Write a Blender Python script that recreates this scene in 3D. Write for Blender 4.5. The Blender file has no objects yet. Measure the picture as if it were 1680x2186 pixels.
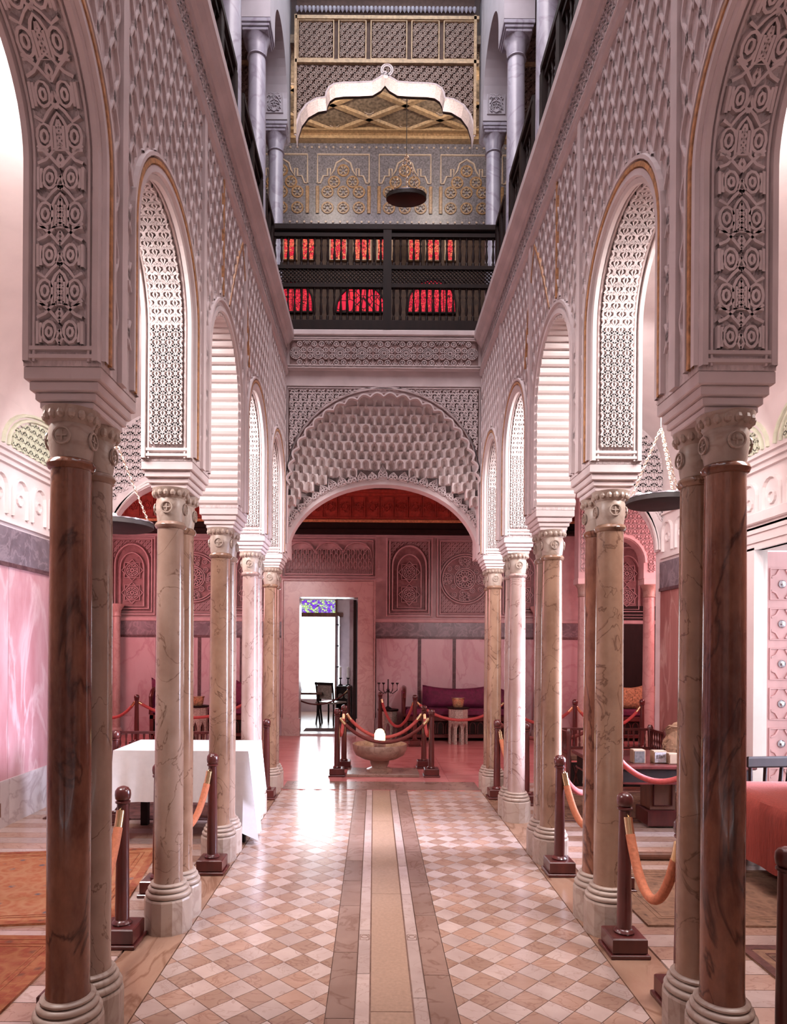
import bpy, math, random
from mathutils import Vector
random.seed(7)
S = bpy.context.scene
COL = S.collection
pi = math.pi; sin = math.sin; cos = math.cos

# ------------------------------------------------------------------ camera
cam_d = bpy.data.cameras.new('camera'); cam = bpy.data.objects.new('camera', cam_d); COL.objects.link(cam)
cam.location = (-0.085, 0.0, 1.55)
cam.rotation_mode = 'XYZ'
cam.rotation_euler = (pi / 2, 0.0, 0.0)
from mathutils import Matrix
cam.rotation_euler = (Matrix.Rotation(pi / 2, 4, 'X') @ Matrix.Rotation(0.0065, 4, 'Z')).to_euler()
cam_d.sensor_fit = 'HORIZONTAL'; cam_d.sensor_width = 36.0
cam_d.lens = 1447 / 1680 * 36
cam_d.shift_x = (840 - 799) / 1680
cam_d.shift_y = (1385 - 1093) / 1680
cam_d.clip_start = 0.05; cam_d.clip_end = 100
S.camera = cam

# ------------------------------------------------------------------ world, lights, exposure
W = bpy.data.worlds.new('daylight'); S.world = W; W.use_nodes = True
W.node_tree.nodes['Background'].inputs[0].default_value = (0.86, 0.93, 1.0, 1)
W.node_tree.nodes['Background'].inputs[1].default_value = 3.0
VS = S.view_settings
VS.view_transform = 'Standard'; VS.look = 'None'; VS.gamma = 1.0; VS.use_curve_mapping = False
VS.exposure = 0.0
S.cycles.use_denoising = True
S.cycles.max_bounces = 5; S.cycles.diffuse_bounces = 3; S.cycles.glossy_bounces = 2
S.cycles.use_adaptive_sampling = True; S.cycles.adaptive_threshold = 0.07; S.cycles.adaptive_min_samples = 12
S.cycles.sample_clamp_indirect = 6.0
S.cycles.caustics_reflective = False; S.cycles.caustics_refractive = False

def area(name, loc, direction, sx, sy, power, colr, spread=pi):
    d = bpy.data.lights.new(name, 'AREA'); d.shape = 'RECTANGLE'; d.size = sx; d.size_y = sy
    d.energy = power; d.color = colr; d.spread = spread
    o = bpy.data.objects.new(name, d); COL.objects.link(o); o.location = loc
    o.rotation_euler = Vector(direction).to_track_quat('-Z', 'Y').to_euler()
    return o
area('assumed_skylight', (0, 3.9, 9.2), (0, 0, -1), 1.9, 4.2, 215, (1.0, 0.84, 0.87))  # assumed light from above, through a roof opening out of view
for sx in (-1, 1):
    area('aisle_fill_light', (sx * 2.55, 2.75, 3.75), (-sx * 0.95, 0.5, -0.5), 0.8, 0.8, 122, (1.0, 0.92, 0.91))  # added lamp with no window built, to brighten the arch soffits
    area('aisle_fill_light', (sx * 2.05, 5.2, 3.5), (-sx * 0.35, 0.75, -0.40), 0.6, 0.6, 72, (1.0, 0.94, 0.96))  # second added lamp, no opening in the vault, brightens soffit and aisle wall
area('door_daylight', (3.22, 5.35, 1.45), (-1, 0.05, -0.25), 1.0, 2.0, 125, (0.72, 0.76, 1.0), 1.0)
area('assumed_hall_light', (-5.2, 9.8, 2.9), (1, 0, -0.25), 2.2, 1.6, 112, (1.0, 0.42, 0.45))  # assumed pink light at the left hall end, no window built
area('assumed_hall_light', (5.6, 9.6, 2.9), (-1, 0, -0.3), 2.2, 1.6, 128, (1.0, 0.43, 0.45))  # assumed pink source before the solid right end wall
area('far_window_light', (-1.35, 16.6, 1.6), (0, -1, -0.1), 1.2, 2.0, 90, (0.9, 0.95, 1.0))
for sx in (-1, 1): area('gallery_fill_light', (sx * 0.80, 8.22, 8.36), (0, 1, -0.15), 0.5, 0.2, 12, (1.0, 0.84, 0.70))  # added lights hidden behind the screen to brighten the tile wall
area('gallery_fill_light', (0, 8.12, 6.0), (0, 0.0, 1), 1.9, 0.2, 9, (1.0, 0.88, 0.80), 0.55)  # added unseen uplight to brighten the scalloped soffit
area('rear_fill_light', (0, -1.6, 2.6), (0, 1, -0.05), 3.0, 2.6, 4, (1.0, 0.80, 0.74))  # added fill behind the camera, in front of a solid wall

# ------------------------------------------------------------------ materials
def nodes(name):
    m = bpy.data.materials.new(name); m.use_nodes = True
    nt = m.node_tree; b = nt.nodes['Principled BSDF']
    return m, nt, b
def N(nt, t, **kw):
    n = nt.nodes.new(t)
    for k, v in kw.items():
        if k in n.inputs: n.inputs[k].default_value = v
        else: setattr(n, k, v)
    return n
def coords(nt, scale=(1, 1, 1), rnd=True, kind='Object'):
    tc = N(nt, 'ShaderNodeTexCoord'); mp = N(nt, 'ShaderNodeMapping')
    mp.inputs['Scale'].default_value = scale
    nt.links.new(tc.outputs[kind], mp.inputs['Vector'])
    if rnd:
        oi = N(nt, 'ShaderNodeObjectInfo'); mu = N(nt, 'ShaderNodeMath', operation='MULTIPLY'); mu.inputs[1].default_value = 37.0
        nt.links.new(oi.outputs['Random'], mu.inputs[0]); nt.links.new(mu.outputs[0], mp.inputs['Location'])
    return mp.outputs['Vector']
def ramp(nt, fac, stops):
    r = N(nt, 'ShaderNodeValToRGB'); e = r.color_ramp.elements
    while len(e) < len(stops): e.new(0.5)
    for i, (p, c) in enumerate(stops):
        e[i].position = p; e[i].color = (c[0], c[1], c[2], 1)
    nt.links.new(fac, r.inputs[0]); return r.outputs[0]
def bump(nt, b, height, strength, dist=0.01):
    bp = N(nt, 'ShaderNodeBump'); bp.inputs['Strength'].default_value = strength; bp.inputs['Distance'].default_value = dist
    nt.links.new(height, bp.inputs['Height']); nt.links.new(bp.outputs['Normal'], b.inputs['Normal'])
def mixc(nt, fac, a, c, mode='MIX'):
    m = N(nt, 'ShaderNodeMix', data_type='RGBA', blend_type=mode)
    for s, v in ((6, a), (7, c)):
        if isinstance(v, (tuple, list)): m.inputs[s].default_value = (v[0], v[1], v[2], 1)
        else: nt.links.new(v, m.inputs[s])
    if isinstance(fac, (int, float)): m.inputs[0].default_value = fac
    else: nt.links.new(fac, m.inputs[0])
    return m.outputs[2]
def plain(name, c, rough=0.6, var=0.15, scale=8, metal=0.0, bmp=0.0, sc3=(1, 1, 1), coat=0.0):
    m, nt, b = nodes(name); v = coords(nt, sc3)
    n = N(nt, 'ShaderNodeTexNoise', Scale=scale, Detail=5.0); nt.links.new(v, n.inputs['Vector'])
    lo = tuple(x * (1 - var) for x in c); hi = tuple(min(1, x * (1 + var)) for x in c)
    nt.links.new(ramp(nt, n.outputs['Fac'], [(0.3, lo), (0.7, hi)]), b.inputs['Base Color'])
    b.inputs['Roughness'].default_value = rough; b.inputs['Metallic'].default_value = metal
    b.inputs['Coat Weight'].default_value = coat
    if bmp: bump(nt, b, n.outputs['Fac'], bmp)
    return m
def marble(name, base, dark, vein, rough=0.22, scale=3.0, stretch=(1, 1, 1), veinw=0.05, cloud=0.6, coat=0.0, tint=0.0):
    m, nt, b = nodes(name); v = coords(nt, stretch)
    n = N(nt, 'ShaderNodeTexNoise', Scale=scale, Detail=6.0, Roughness=cloud); nt.links.new(v, n.inputs['Vector'])
    c = ramp(nt, n.outputs['Fac'], [(0.32, dark), (0.62, base)])
    n2 = N(nt, 'ShaderNodeTexNoise', Scale=scale * 0.9, Detail=7.0, Distortion=1.4); nt.links.new(v, n2.inputs['Vector'])
    sb = N(nt, 'ShaderNodeMath', operation='SUBTRACT'); sb.inputs[1].default_value = 0.5
    ab = N(nt, 'ShaderNodeMath', operation='ABSOLUTE')
    nt.links.new(n2.outputs['Fac'], sb.inputs[0]); nt.links.new(sb.outputs[0], ab.inputs[0])
    f = ramp(nt, ab.outputs[0], [(0.0, (0.85, 0.85, 0.85)), (veinw, (0, 0, 0))])
    out = mixc(nt, f, c, vein)
    if tint:
        oi = N(nt, 'ShaderNodeObjectInfo'); g = ramp(nt, oi.outputs['Random'], [(0.0, (1 - tint,) * 3), (1.0, (1, 1, 1))])
        out = mixc(nt, 1.0, out, g, 'MULTIPLY')
    nt.links.new(out, b.inputs['Base Color']); b.inputs['Roughness'].default_value = rough
    b.inputs['Coat Weight'].default_value = coat
    return m
def emit(name, c, strength):
    m, nt, b = nodes(name)
    b.inputs['Base Color'].default_value = (c[0] * .3, c[1] * .3, c[2] * .3, 1)
    b.inputs['Emission Color'].default_value = (c[0], c[1], c[2], 1); b.inputs['Emission Strength'].default_value = strength
    return m
def stained(name, c1, c2, strength, scale):
    m, nt, b = nodes(name); v = coords(nt)
    vo = N(nt, 'ShaderNodeTexVoronoi', Scale=scale, feature='DISTANCE_TO_EDGE'); nt.links.new(v, vo.inputs['Vector'])
    vc = N(nt, 'ShaderNodeTexVoronoi', Scale=scale); nt.links.new(v, vc.inputs['Vector'])
    sx = N(nt, 'ShaderNodeSeparateColor'); nt.links.new(vc.outputs['Color'], sx.inputs[0])
    colr = ramp(nt, sx.outputs[0], [(0.2, c1), (0.85, c2)])
    lead = ramp(nt, vo.outputs['Distance'], [(0.02, (0, 0, 0)), (0.07, (1, 1, 1))])
    out = mixc(nt, 1.0, colr, lead, 'MULTIPLY')
    nt.links.new(out, b.inputs['Emission Color']); b.inputs['Emission Strength'].default_value = strength
    b.inputs['Base Color'].default_value = (0.02, 0.004, 0.004, 1); b.inputs['Roughness'].default_value = 0.5; b.inputs['Specular IOR Level'].default_value = 0.1
    return m
def carpet(name, a, c, d, scale=9):
    m, nt, b = nodes(name); v = coords(nt, (1, 1, 1), True)
    n = N(nt, 'ShaderNodeTexVoronoi', Scale=scale); nt.links.new(v, n.inputs['Vector'])
    w = N(nt, 'ShaderNodeTexNoise', Scale=scale * 4, Detail=4.0); nt.links.new(v, w.inputs['Vector'])
    c1 = ramp(nt, n.outputs['Distance'], [(0.12, d), (0.2, a), (0.45, a), (0.55, c), (0.75, a)])
    c2 = mixc(nt, ramp(nt, w.outputs['Fac'], [(0.4, (0, 0, 0)), (0.65, (0.7, 0.7, 0.7))]), c1, c)
    w2 = N(nt, 'ShaderNodeTexWave', Scale=38.0, Distortion=2.5); w2.bands_direction = 'Y'; nt.links.new(v, w2.inputs['Vector'])
    c3 = mixc(nt, 0.25, c2, w2.outputs['Color'], 'SOFT_LIGHT')
    nt.links.new(c3, b.inputs['Base Color']); b.inputs['Roughness'].default_value = 0.95
    bump(nt, b, w2.outputs['Fac'], 0.5, 0.004)
    return m
M = {}
PL = (0.68, 0.565, 0.56)
M['plaster'] = plain('carved_plaster', PL, 0.75, 0.10, 5, bmp=0.15)
M['plaster_fine'] = plain('plaster_mottled', PL, 0.8, 0.16, 60, bmp=0.9, sc3=(1, 1, .35))
M['plaster_white'] = plain('plaster_pale', (0.74, 0.64, 0.62), 0.7, 0.06, 4, bmp=0.1)
M['plaster_rose'] = plain('plaster_rose', (0.50, 0.345, 0.345), 0.75, 0.12, 7, bmp=0.15)
M['plaster_green'] = plain('plaster_green', (0.66, 0.68, 0.52), 0.75, 0.10, 9, bmp=0.25)
M['ground_shade_brown'] = plain('brown_ground_shade', (0.26, 0.165, 0.155), 0.85, 0.15, 20)  # dark colour paints in the shade of the carving's recesses
M['ground_shade_plum'] = plain('plum_ground_shade', (0.27, 0.15, 0.15), 0.85, 0.15, 20)  # dark colour paints in recess shade behind the hall reliefs
M['gilt'] = plain('gilt_line', (0.55, 0.27, 0.12), 0.4, 0.35, 40)
M['gold_wood'] = plain('gilded_wood', (0.50, 0.34, 0.20), 0.45, 0.25, 30, bmp=0.2)
M['lattice'] = plain('brown_lattice', (0.30, 0.205, 0.17), 0.6, 0.2, 25)
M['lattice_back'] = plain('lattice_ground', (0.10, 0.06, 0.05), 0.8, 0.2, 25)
M['stone_blue'] = marble('pale_marble', (0.40, 0.39, 0.46), (0.33, 0.31, 0.38), (0.26, 0.23, 0.29), 0.3, 3)
M['upper_plaster'] = plain('grey_plaster', (0.44, 0.41, 0.45), 0.75, 0.08, 5, bmp=0.1)
M['col_tan'] = marble('tan_marble', (0.34, 0.20, 0.135), (0.215, 0.115, 0.075), (0.11, 0.05, 0.03), 0.18, 4.2, (1, 1, .8), 0.012, 0.6, 0.2)
M['col_beige'] = marble('beige_marble', (0.36, 0.24, 0.185), (0.25, 0.15, 0.11), (0.13, 0.065, 0.04), 0.18, 3.6, (1, 1, .9), 0.010, 0.6, 0.2)
M['col_red'] = marble('red_marble', (0.30, 0.125, 0.075), (0.09, 0.024, 0.016), (0.05, 0.014, 0.010), 0.16, 2.6, (1, 1, .45), 0.018, 0.72, 0.2)
M['col_pink'] = marble('pink_marble', (0.43, 0.30, 0.265), (0.33, 0.205, 0.175), (0.17, 0.08, 0.065), 0.16, 4.0, (1, 1, .8), 0.012, 0.6, 0.2)
M['col_base'] = marble('base_marble', (0.46, 0.36, 0.30), (0.38, 0.285, 0.235), (0.34, 0.24, 0.19), 0.4, 5)
M['col_hall'] = marble('hall_marble', (0.56, 0.39, 0.36), (0.50, 0.33, 0.30), (0.44, 0.27, 0.245), 0.3, 4)
M['tile_white'] = marble('white_tile', (0.54, 0.40, 0.35), (0.46, 0.33, 0.29), (0.40, 0.27, 0.23), 0.2, 6, (1, 1, 1), 0.015, 0.5, 0, 0.22)
M['tile_pink'] = marble('rose_tile', (0.45, 0.275, 0.205), (0.39, 0.23, 0.17), (0.31, 0.165, 0.12), 0.2, 6, (1, 1.6, 1), 0.03, 0.6, 0, 0.28)
M['grout'] = plain('grout', (0.34, 0.20, 0.15), 0.6, 0.15, 30)
M['strip_brown'] = marble('brown_strip', (0.31, 0.195, 0.155), (0.26, 0.155, 0.12), (0.21, 0.115, 0.085), 0.22, 4, (1, 1, 1), 0.03, 0.5, 0, 0.2)
M['gutter'] = plain('sandstone', (0.34, 0.21, 0.145), 0.45, 0.12, 60, bmp=0.1)
M['col_strip'] = marble('veined_strip', (0.38, 0.225, 0.155), (0.30, 0.16, 0.105), (0.21, 0.10, 0.06), 0.22, 3, (1.5, .5, 1), 0.05, 0.6, 0, 0.15)
M['hall_floor'] = marble('hall_floor', (0.62, 0.235, 0.22), (0.54, 0.18, 0.17), (0.48, 0.15, 0.14), 0.2, 2, (.4, 2, 1), 0.03)
M['dado_pink'] = marble('pink_dado', (0.62, 0.38, 0.40), (0.42, 0.16, 0.17), (0.66, 0.45, 0.46), 0.28, 1.8, (1.2, 1.2, .35), 0.04, 0.6, 0, 0.15)
M['dado_red'] = marble('red_dado', (0.40, 0.17, 0.15), (0.20, 0.055, 0.05), (0.5, 0.3, 0.26), 0.28, 2.4, (1.2, 1.2, .25), 0.03)
M['dado_white'] = marble('white_dado', (0.62, 0.56, 0.55), (0.52, 0.46, 0.46), (0.42, 0.34, 0.34), 0.3, 2.5)
M['dado_dark'] = marble('dark_band', (0.20, 0.16, 0.18), (0.12, 0.09, 0.10), (0.28, 0.22, 0.24), 0.3, 5)
M['dado_lilac'] = marble('lilac_slab', (0.60, 0.43, 0.45), (0.52, 0.34, 0.36), (0.48, 0.28, 0.30), 0.35, 2.2, (1, 1, .5), 0.04, 0.6, 0, 0.1)
M['dado_strip'] = marble('dark_red_strip', (0.10, 0.05, 0.055), (0.06, 0.025, 0.03), (0.15, 0.08, 0.08), 0.3, 6)
M['wood_dark'] = plain('dark_wood', (0.014, 0.005, 0.004), 0.6, 0.3, 14, sc3=(1, 1, .3))
M['wood_dark'].node_tree.nodes['Principled BSDF'].inputs['Specular IOR Level'].default_value = 0.2
M['wood_red'] = plain('mahogany', (0.085, 0.016, 0.014), 0.28, 0.3, 14, sc3=(1, 1, .3), coat=0.4)
M['wood_brown'] = plain('brown_wood', (0.16, 0.065, 0.04), 0.4, 0.3, 12, sc3=(1, 1, .3))
M['wood_ceil'] = plain('painted_red_wood', (0.34, 0.05, 0.03), 0.45, 0.3, 20, bmp=0.2)
M['brass'] = plain('brass', (0.80, 0.60, 0.34), 0.25, 0.1, 20, 1.0)
M['rope'] = plain('velvet_orange', (0.52, 0.17, 0.085), 0.85, 0.15, 60, bmp=0.3)
M['rope_red'] = plain('velvet_red', (0.42, 0.07, 0.065), 0.85, 0.15, 60, bmp=0.3)
M['rope_dark'] = plain('velvet_maroon', (0.16, 0.03, 0.025), 0.85, 0.15, 60, bmp=0.3)
M['cloth_white'] = plain('white_linen', (0.66, 0.63, 0.625), 0.85, 0.04, 20, bmp=0.1)
M['cloth_red'] = plain('coral_cover', (0.26, 0.042, 0.028), 0.9, 0.18, 26, sc3=(3, 3, .5), bmp=0.4)
M['magenta'] = plain('magenta_velvet', (0.115, 0.006, 0.04), 0.75, 0.35, 14, bmp=0.4)
M['cream_pattern'] = plain('patterned_cushion', (0.38, 0.20, 0.10), 0.85, 0.6, 34)
M['basin'] = marble('basin_marble', (0.34, 0.215, 0.165), (0.27, 0.16, 0.12), (0.2, 0.11, 0.08), 0.35, 6)
M['inlay'] = plain('mother_of_pearl_inlay', (0.36, 0.28, 0.235), 0.4, 0.5, 60)
M['pot'] = plain('chased_brass', (0.62, 0.36, 0.20), 0.35, 0.4, 45, 0.6, bmp=0.6)
M['iron'] = plain('dark_iron', (0.02, 0.013, 0.012), 0.6, 0.2, 20, 0.1)
M['steel'] = plain('polished_steel', (0.5, 0.5, 0.55), 0.22, 0.1, 20, 1.0)
M['chain'] = plain('chain_metal', (0.55, 0.42, 0.34), 0.3, 0.2, 30, 1.0)
M['lamp'] = emit('lamp_glass', (1.0, 0.82, 0.42), 9.0)
M['bulb'] = emit('spot_bulb', (0.95, 0.95, 1.0), 6.0)
M['candle'] = plain('wax', (0.85, 0.82, 0.78), 0.5, 0.04, 10)
M['glass_red'] = stained('red_stained_glass', (0.75, 0.015, 0.05), (1.0, 0.05, 0.07), 0.9, 26)
M['glass_plain_red'] = stained('red_glass', (0.85, 0.02, 0.06), (0.95, 0.03, 0.05), 1.0, 9)
M['glass_amber'] = stained('amber_red_glass', (0.75, 0.02, 0.05), (1.0, 0.20, 0.10), 1.1, 30)
M['glass_multi'] = stained('coloured_glass', (0.25, 0.06, 0.8), (0.65, 0.9, 0.35), 1.2, 22)
M['tile_blue'] = plain('blue_grey_tile', (0.19, 0.18, 0.22), 0.35, 0.45, 46)
M['tile_cream'] = plain('cream_tile', (0.52, 0.42, 0.36), 0.4, 0.15, 40)
M['tile_gold'] = plain('ochre_tile', (0.36, 0.22, 0.12), 0.4, 0.4, 40)
M['ceil_field'] = plain('painted_ceiling', (0.30, 0.23, 0.17), 0.6, 0.55, 26)
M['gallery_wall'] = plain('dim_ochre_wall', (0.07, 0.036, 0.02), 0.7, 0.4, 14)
M['door_pink'] = plain('pink_painted_door', (0.56, 0.30, 0.30), 0.45, 0.08, 10, sc3=(1, 1, .3))
M['carpet_orange'] = carpet('orange_carpet', (0.36, 0.11, 0.045), (0.42, 0.19, 0.09), (0.12, 0.09, 0.10), 7)
M['carpet_rust'] = carpet('rust_carpet', (0.26, 0.055, 0.025), (0.34, 0.12, 0.05), (0.16, 0.05, 0.03), 7)
M['carpet_brown'] = carpet('brown_carpet', (0.20, 0.105, 0.065), (0.30, 0.16, 0.10), (0.09, 0.045, 0.03), 8)
M['carpet_dark'] = carpet('dark_carpet', (0.10, 0.04, 0.035), (0.16, 0.06, 0.05), (0.05, 0.02, 0.02), 8)
M['card'] = plain('card', (0.27, 0.175, 0.11), 0.7, 0.1, 20)
M['card_grey'] = plain('printed_card', (0.36, 0.34, 0.36), 0.6, 0.3, 60)
M['card_dark'] = plain('printed_dark', (0.07, 0.055, 0.05), 0.6, 0.5, 50)
M['sand'] = plain('sand_rose_stone', (0.40, 0.25, 0.16), 0.9, 0.35, 25, bmp=0.8)

# ------------------------------------------------------------------ mesh helpers
class MB:
    def __init__(s): s.v = []; s.f = []
    def add(s, vs, fs):
        n = len(s.v); s.v += [tuple(p) for p in vs]; s.f += [tuple(i + n for i in q) for q in fs]; return s
    def box(s, x0, x1, y0, y1, z0, z1, bev=0.0):
        if x0 > x1: x0, x1 = x1, x0
        if y0 > y1: y0, y1 = y1, y0
        if not bev:
            return s.add([(x0, y0, z0), (x1, y0, z0), (x1, y1, z0), (x0, y1, z0), (x0, y0, z1), (x1, y0, z1), (x1, y1, z1), (x0, y1, z1)],
                         [(0, 3, 2, 1), (4, 5, 6, 7), (0, 1, 5, 4), (1, 2, 6, 5), (2, 3, 7, 6), (3, 0, 4, 7)])
        b = bev; vs = []; 
        for z, d in ((z0, b), (z0 + b, 0), (z1 - b, 0), (z1, b)):
            vs += [(x0 + d, y0 + d, z), (x1 - d, y0 + d, z), (x1 - d, y1 - d, z), (x0 + d, y1 - d, z)]
        fs = [(3, 2, 1, 0), (12, 13, 14, 15)]
        for k in range(3):
            for i in range(4):
                j = (i + 1) % 4; fs.append((k * 4 + i, k * 4 + j, k * 4 + 4 + j, k * 4 + 4 + i))
        return s.add(vs, fs)
    def lathe(s, prof, n=20, c=(0, 0, 0), sq=False):
        vs = []; fs = []
        for r, z in prof:
            for i in range(n):
                a = 2 * pi * (i + (0.5 if sq else 0)) / n
                vs.append((c[0] + r * cos(a), c[1] + r * sin(a), c[2] + z))
        for k in range(len(prof) - 1):
            for i in range(n):
                j = (i + 1) % n; fs.append((k * n + i, k * n + j, k * n + n + j, k * n + n + i))
        fs.append(tuple(reversed(range(n)))); m = (len(prof) - 1) * n; fs.append(tuple(range(m, m + n)))
        return s.add(vs, fs)
    def tube(s, path, r, n=8, closed=False, radii=None):
        P = [Vector(p) for p in path]; m = len(P); vs = []; fs = []
        up = Vector((0, 0, 1))
        for i, p in enumerate(P):
            a = P[(i - 1) % m] if (closed or i > 0) else p; b = P[(i + 1) % m] if (closed or i < m - 1) else p
            t = (b - a).normalized() if (b - a).length > 1e-9 else Vector((0, 0, 1))
            u = t.cross(up)
            if u.length < 1e-3: u = t.cross(Vector((1, 0, 0)))
            u.normalize(); w = u.cross(t)
            rr = radii[i] if radii else r
            for k in range(n):
                an = 2 * pi * k / n; vs.append(p + u * (rr * cos(an)) + w * (rr * sin(an)))
        for i in range(m if closed else m - 1):
            j = (i + 1) % m
            for k in range(n):
                l = (k + 1) % n; fs.append((i * n + k, i * n + l, j * n + l, j * n + k))
        if not closed: fs.append(tuple(reversed(range(n)))); fs.append(tuple(range((m - 1) * n, m * n)))
        return s.add(vs, fs)
    def prism(s, poly, h0, h1, mp):
        n = len(poly); vs = [mp(x, y, h0) for x, y in poly] + [mp(x, y, h1) for x, y in poly]
        fs = [tuple(reversed(range(n))), tuple(range(n, 2 * n))] + [(i, (i + 1) % n, n + (i + 1) % n, n + i) for i in range(n)]
        return s.add(vs, fs)
    def ribbon(s, pts, w, h, mp, closed=False):
        n = len(pts)
        if n < 2: return s
        vs = []; fs = []
        for i, (x, y) in enumerate(pts):
            a = pts[(i - 1) % n] if (closed or i > 0) else pts[i]; b = pts[(i + 1) % n] if (closed or i < n - 1) else pts[i]
            dx, dy = b[0] - a[0], b[1] - a[1]; l = math.hypot(dx, dy) or 1; nx, ny = -dy / l, dx / l
            for o, hh in ((-.5, 0), (-.34, h), (.34, h), (.5, 0)): vs.append(mp(x + nx * o * w, y + ny * o * w, hh))
        for i in range(n if closed else n - 1):
            j = (i + 1) % n
            for k in range(3): fs.append((i * 4 + k, i * 4 + k + 1, j * 4 + k + 1, j * 4 + k))
        return s.add(vs, fs)
    def ribbons(s, polys, w, h, mp):
        for p in polys:
            if len(p) > 2 and abs(p[0][0] - p[-1][0]) + abs(p[0][1] - p[-1][1]) < 1e-6: s.ribbon(p[:-1], w, h, mp, True)
            else: s.ribbon(p, w, h, mp)
        return s
    def mesh(s, name, mat, smooth=False):
        me = bpy.data.meshes.new(name); me.from_pydata(s.v, [], s.f); me.validate()
        me.materials.append(mat if not isinstance(mat, str) else M[mat])
        if smooth:
            me.polygons.foreach_set('use_smooth', [True] * len(me.polygons)); me.set_sharp_from_angle(angle=0.75)
        me.update(); return me
    def build(s, name, mat, parent=None, smooth=False, loc=None):
        if loc: s.v = [(x - loc[0], y - loc[1], z - loc[2]) for x, y, z in s.v]
        o = bpy.data.objects.new(name, s.mesh(name, mat, smooth)); COL.objects.link(o)
        if loc: o.location = loc
        if parent is not None: o.parent = parent
        return o
def tag(o, label, cat, group=None):
    o['label'] = label; o['category'] = cat
    if group: o['group'] = group
    return o
def thing(name, label, cat, loc=(0, 0, 0), rz=0.0, group=None):
    o = bpy.data.objects.new(name, None); COL.objects.link(o); o.empty_display_size = 0.1
    o.location = loc; o.rotation_euler = (0, 0, rz); return tag(o, label, cat, group)
def struct(o, label=None):
    o['kind'] = 'structure'
    if label: o['label'] = label
    return o
def dup(root, loc, rz=0.0, label=None, group=None):
    r = root.copy(); COL.objects.link(r); r.location = loc; r.rotation_euler = (0, 0, rz)
    if label: r['label'] = label
    if group: r['group'] = group
    for ch in root.children:
        c = ch.copy(); COL.objects.link(c); c.parent = r
        for g in ch.children:
            d = g.copy(); COL.objects.link(d); d.parent = c
    return r
def inst(me, name, parent, loc=(0, 0, 0), rot=(0, 0, 0), scale=(1, 1, 1), mat=None):
    o = bpy.data.objects.new(name, me); COL.objects.link(o); o.parent = parent; o.location = loc; o.rotation_euler = rot; o.scale = scale
    if mat: o.material_slots[0].link = 'OBJECT'; o.material_slots[0].material = M[mat]
    return o
XZ = lambda Y, d=-1: (lambda x, z, h: (x, Y + d * h, z))            # relief on a wall facing -Y (d=-1)
def YZ(X, d): return lambda y, z, h: (X + d * h, y, z)               # relief on a side wall, h along d*X

# 2-D pattern generators
def circ(cx, cy, r, n=16, ry=None):
    ry = ry or r; p = [(cx + r * cos(2 * pi * i / n), cy + ry * sin(2 * pi * i / n)) for i in range(n)]; return p + [p[0]]
def arcp(cx, cy, r, a0, a1, n=8, ry=None):
    ry = ry or r; return [(cx + r * cos(a0 + (a1 - a0) * i / n), cy + ry * sin(a0 + (a1 - a0) * i / n)) for i in range(n + 1)]
def star(cx, cy, r, n, inner=0.55, rot=0):
    p = [(cx + (r if i % 2 == 0 else r * inner) * cos(rot + pi * i / n), cy + (r if i % 2 == 0 else r * inner) * sin(rot + pi * i / n)) for i in range(2 * n)]
    return p + [p[0]]
def rosette(cx, cy, r, n=12):
    out = [circ(cx, cy, r, 24), circ(cx, cy, r * .25, 10)]
    for i in range(n):
        a = 2 * pi * i / n; out.append([(cx + r * .28 * cos(a), cy + r * .28 * sin(a)), (cx + r * .62 * cos(a), cy + r * .62 * sin(a)), (cx + r * .92 * cos(a + pi / n), cy + r * .92 * sin(a + pi / n))])
        out.append([(cx + r * .62 * cos(a), cy + r * .62 * sin(a)), (cx + r * .92 * cos(a - pi / n), cy + r * .92 * sin(a - pi / n))])
    return out
def clip(polys, ok):
    out = []
    for p in polys:
        cur = []
        for q in p:
            if ok(*q): cur.append(q)
            else:
                if len(cur) > 1: out.append(cur)
                cur = []
        if len(cur) > 1: out.append(cur)
    return out
def sebka(x0, x1, y0, y1, p, q):
    out = []; n = int((x1 - x0) / p) + 1
    for i in range(n + 1):
        x = x0 + i * p; sg = 1 if i % 2 else -1; m = int((y1 - y0) / q * 8)
        out.append([(x + sg * p * .42 * sin(2 * pi * j / 8) , y0 + (y1 - y0) * j / m) for j in range(m + 1)])
        k = 0; y = y0 + q * (.25 if i % 2 else .75)
        while y < y1:
            out.append([(x + p * .5, y - q * .2), (x + p * .36, y), (x + p * .5, y + q * .22), (x + p * .64, y), (x + p * .5, y - q * .2)]); y += q
    return out
def interlace(x0, x1, y0, y1, p):
    out = []; j = 0; y = y0
    while y < y1 + p:
        x = x0 + (p * .5 if j % 2 else 0)
        while x <= x1 + p * .5:
            out.append(circ(x, y, p * .46, 12))
            out.append([(x, y - p * .34), (x - p * .16, y), (x, y + p * .3), (x + p * .16, y), (x, y - p * .34)])
            out.append(arcp(x, y + p * .5, p * .30, pi * 1.1, pi * 1.9, 5))
            x += p
        y += p * .62; j += 1
    return clip(out, lambda x, y: x0 <= x <= x1 and y0 <= y <= y1)
def starfield(x0, x1, y0, y1, p):
    out = []; j = 0; y = y0 + p * .3
    while y < y1 + p * .4:
        x = x0 + (p * .5 if j % 2 else 0)
        while x < x1 + p * .5:
            out.append(star(x, y, p * .46, 6, .6, .26)); out.append(circ(x, y, p * .16, 6))
            for k in range(6):
                a = pi * k / 3 + .26; out.append([(x + p * .17 * cos(a), y + p * .17 * sin(a)), (x + p * .46 * cos(a), y + p * .46 * sin(a))])
            x += p
        y += p * .56; j += 1
    return clip(out, lambda x, y: x0 <= x <= x1 and y0 <= y <= y1)
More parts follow.
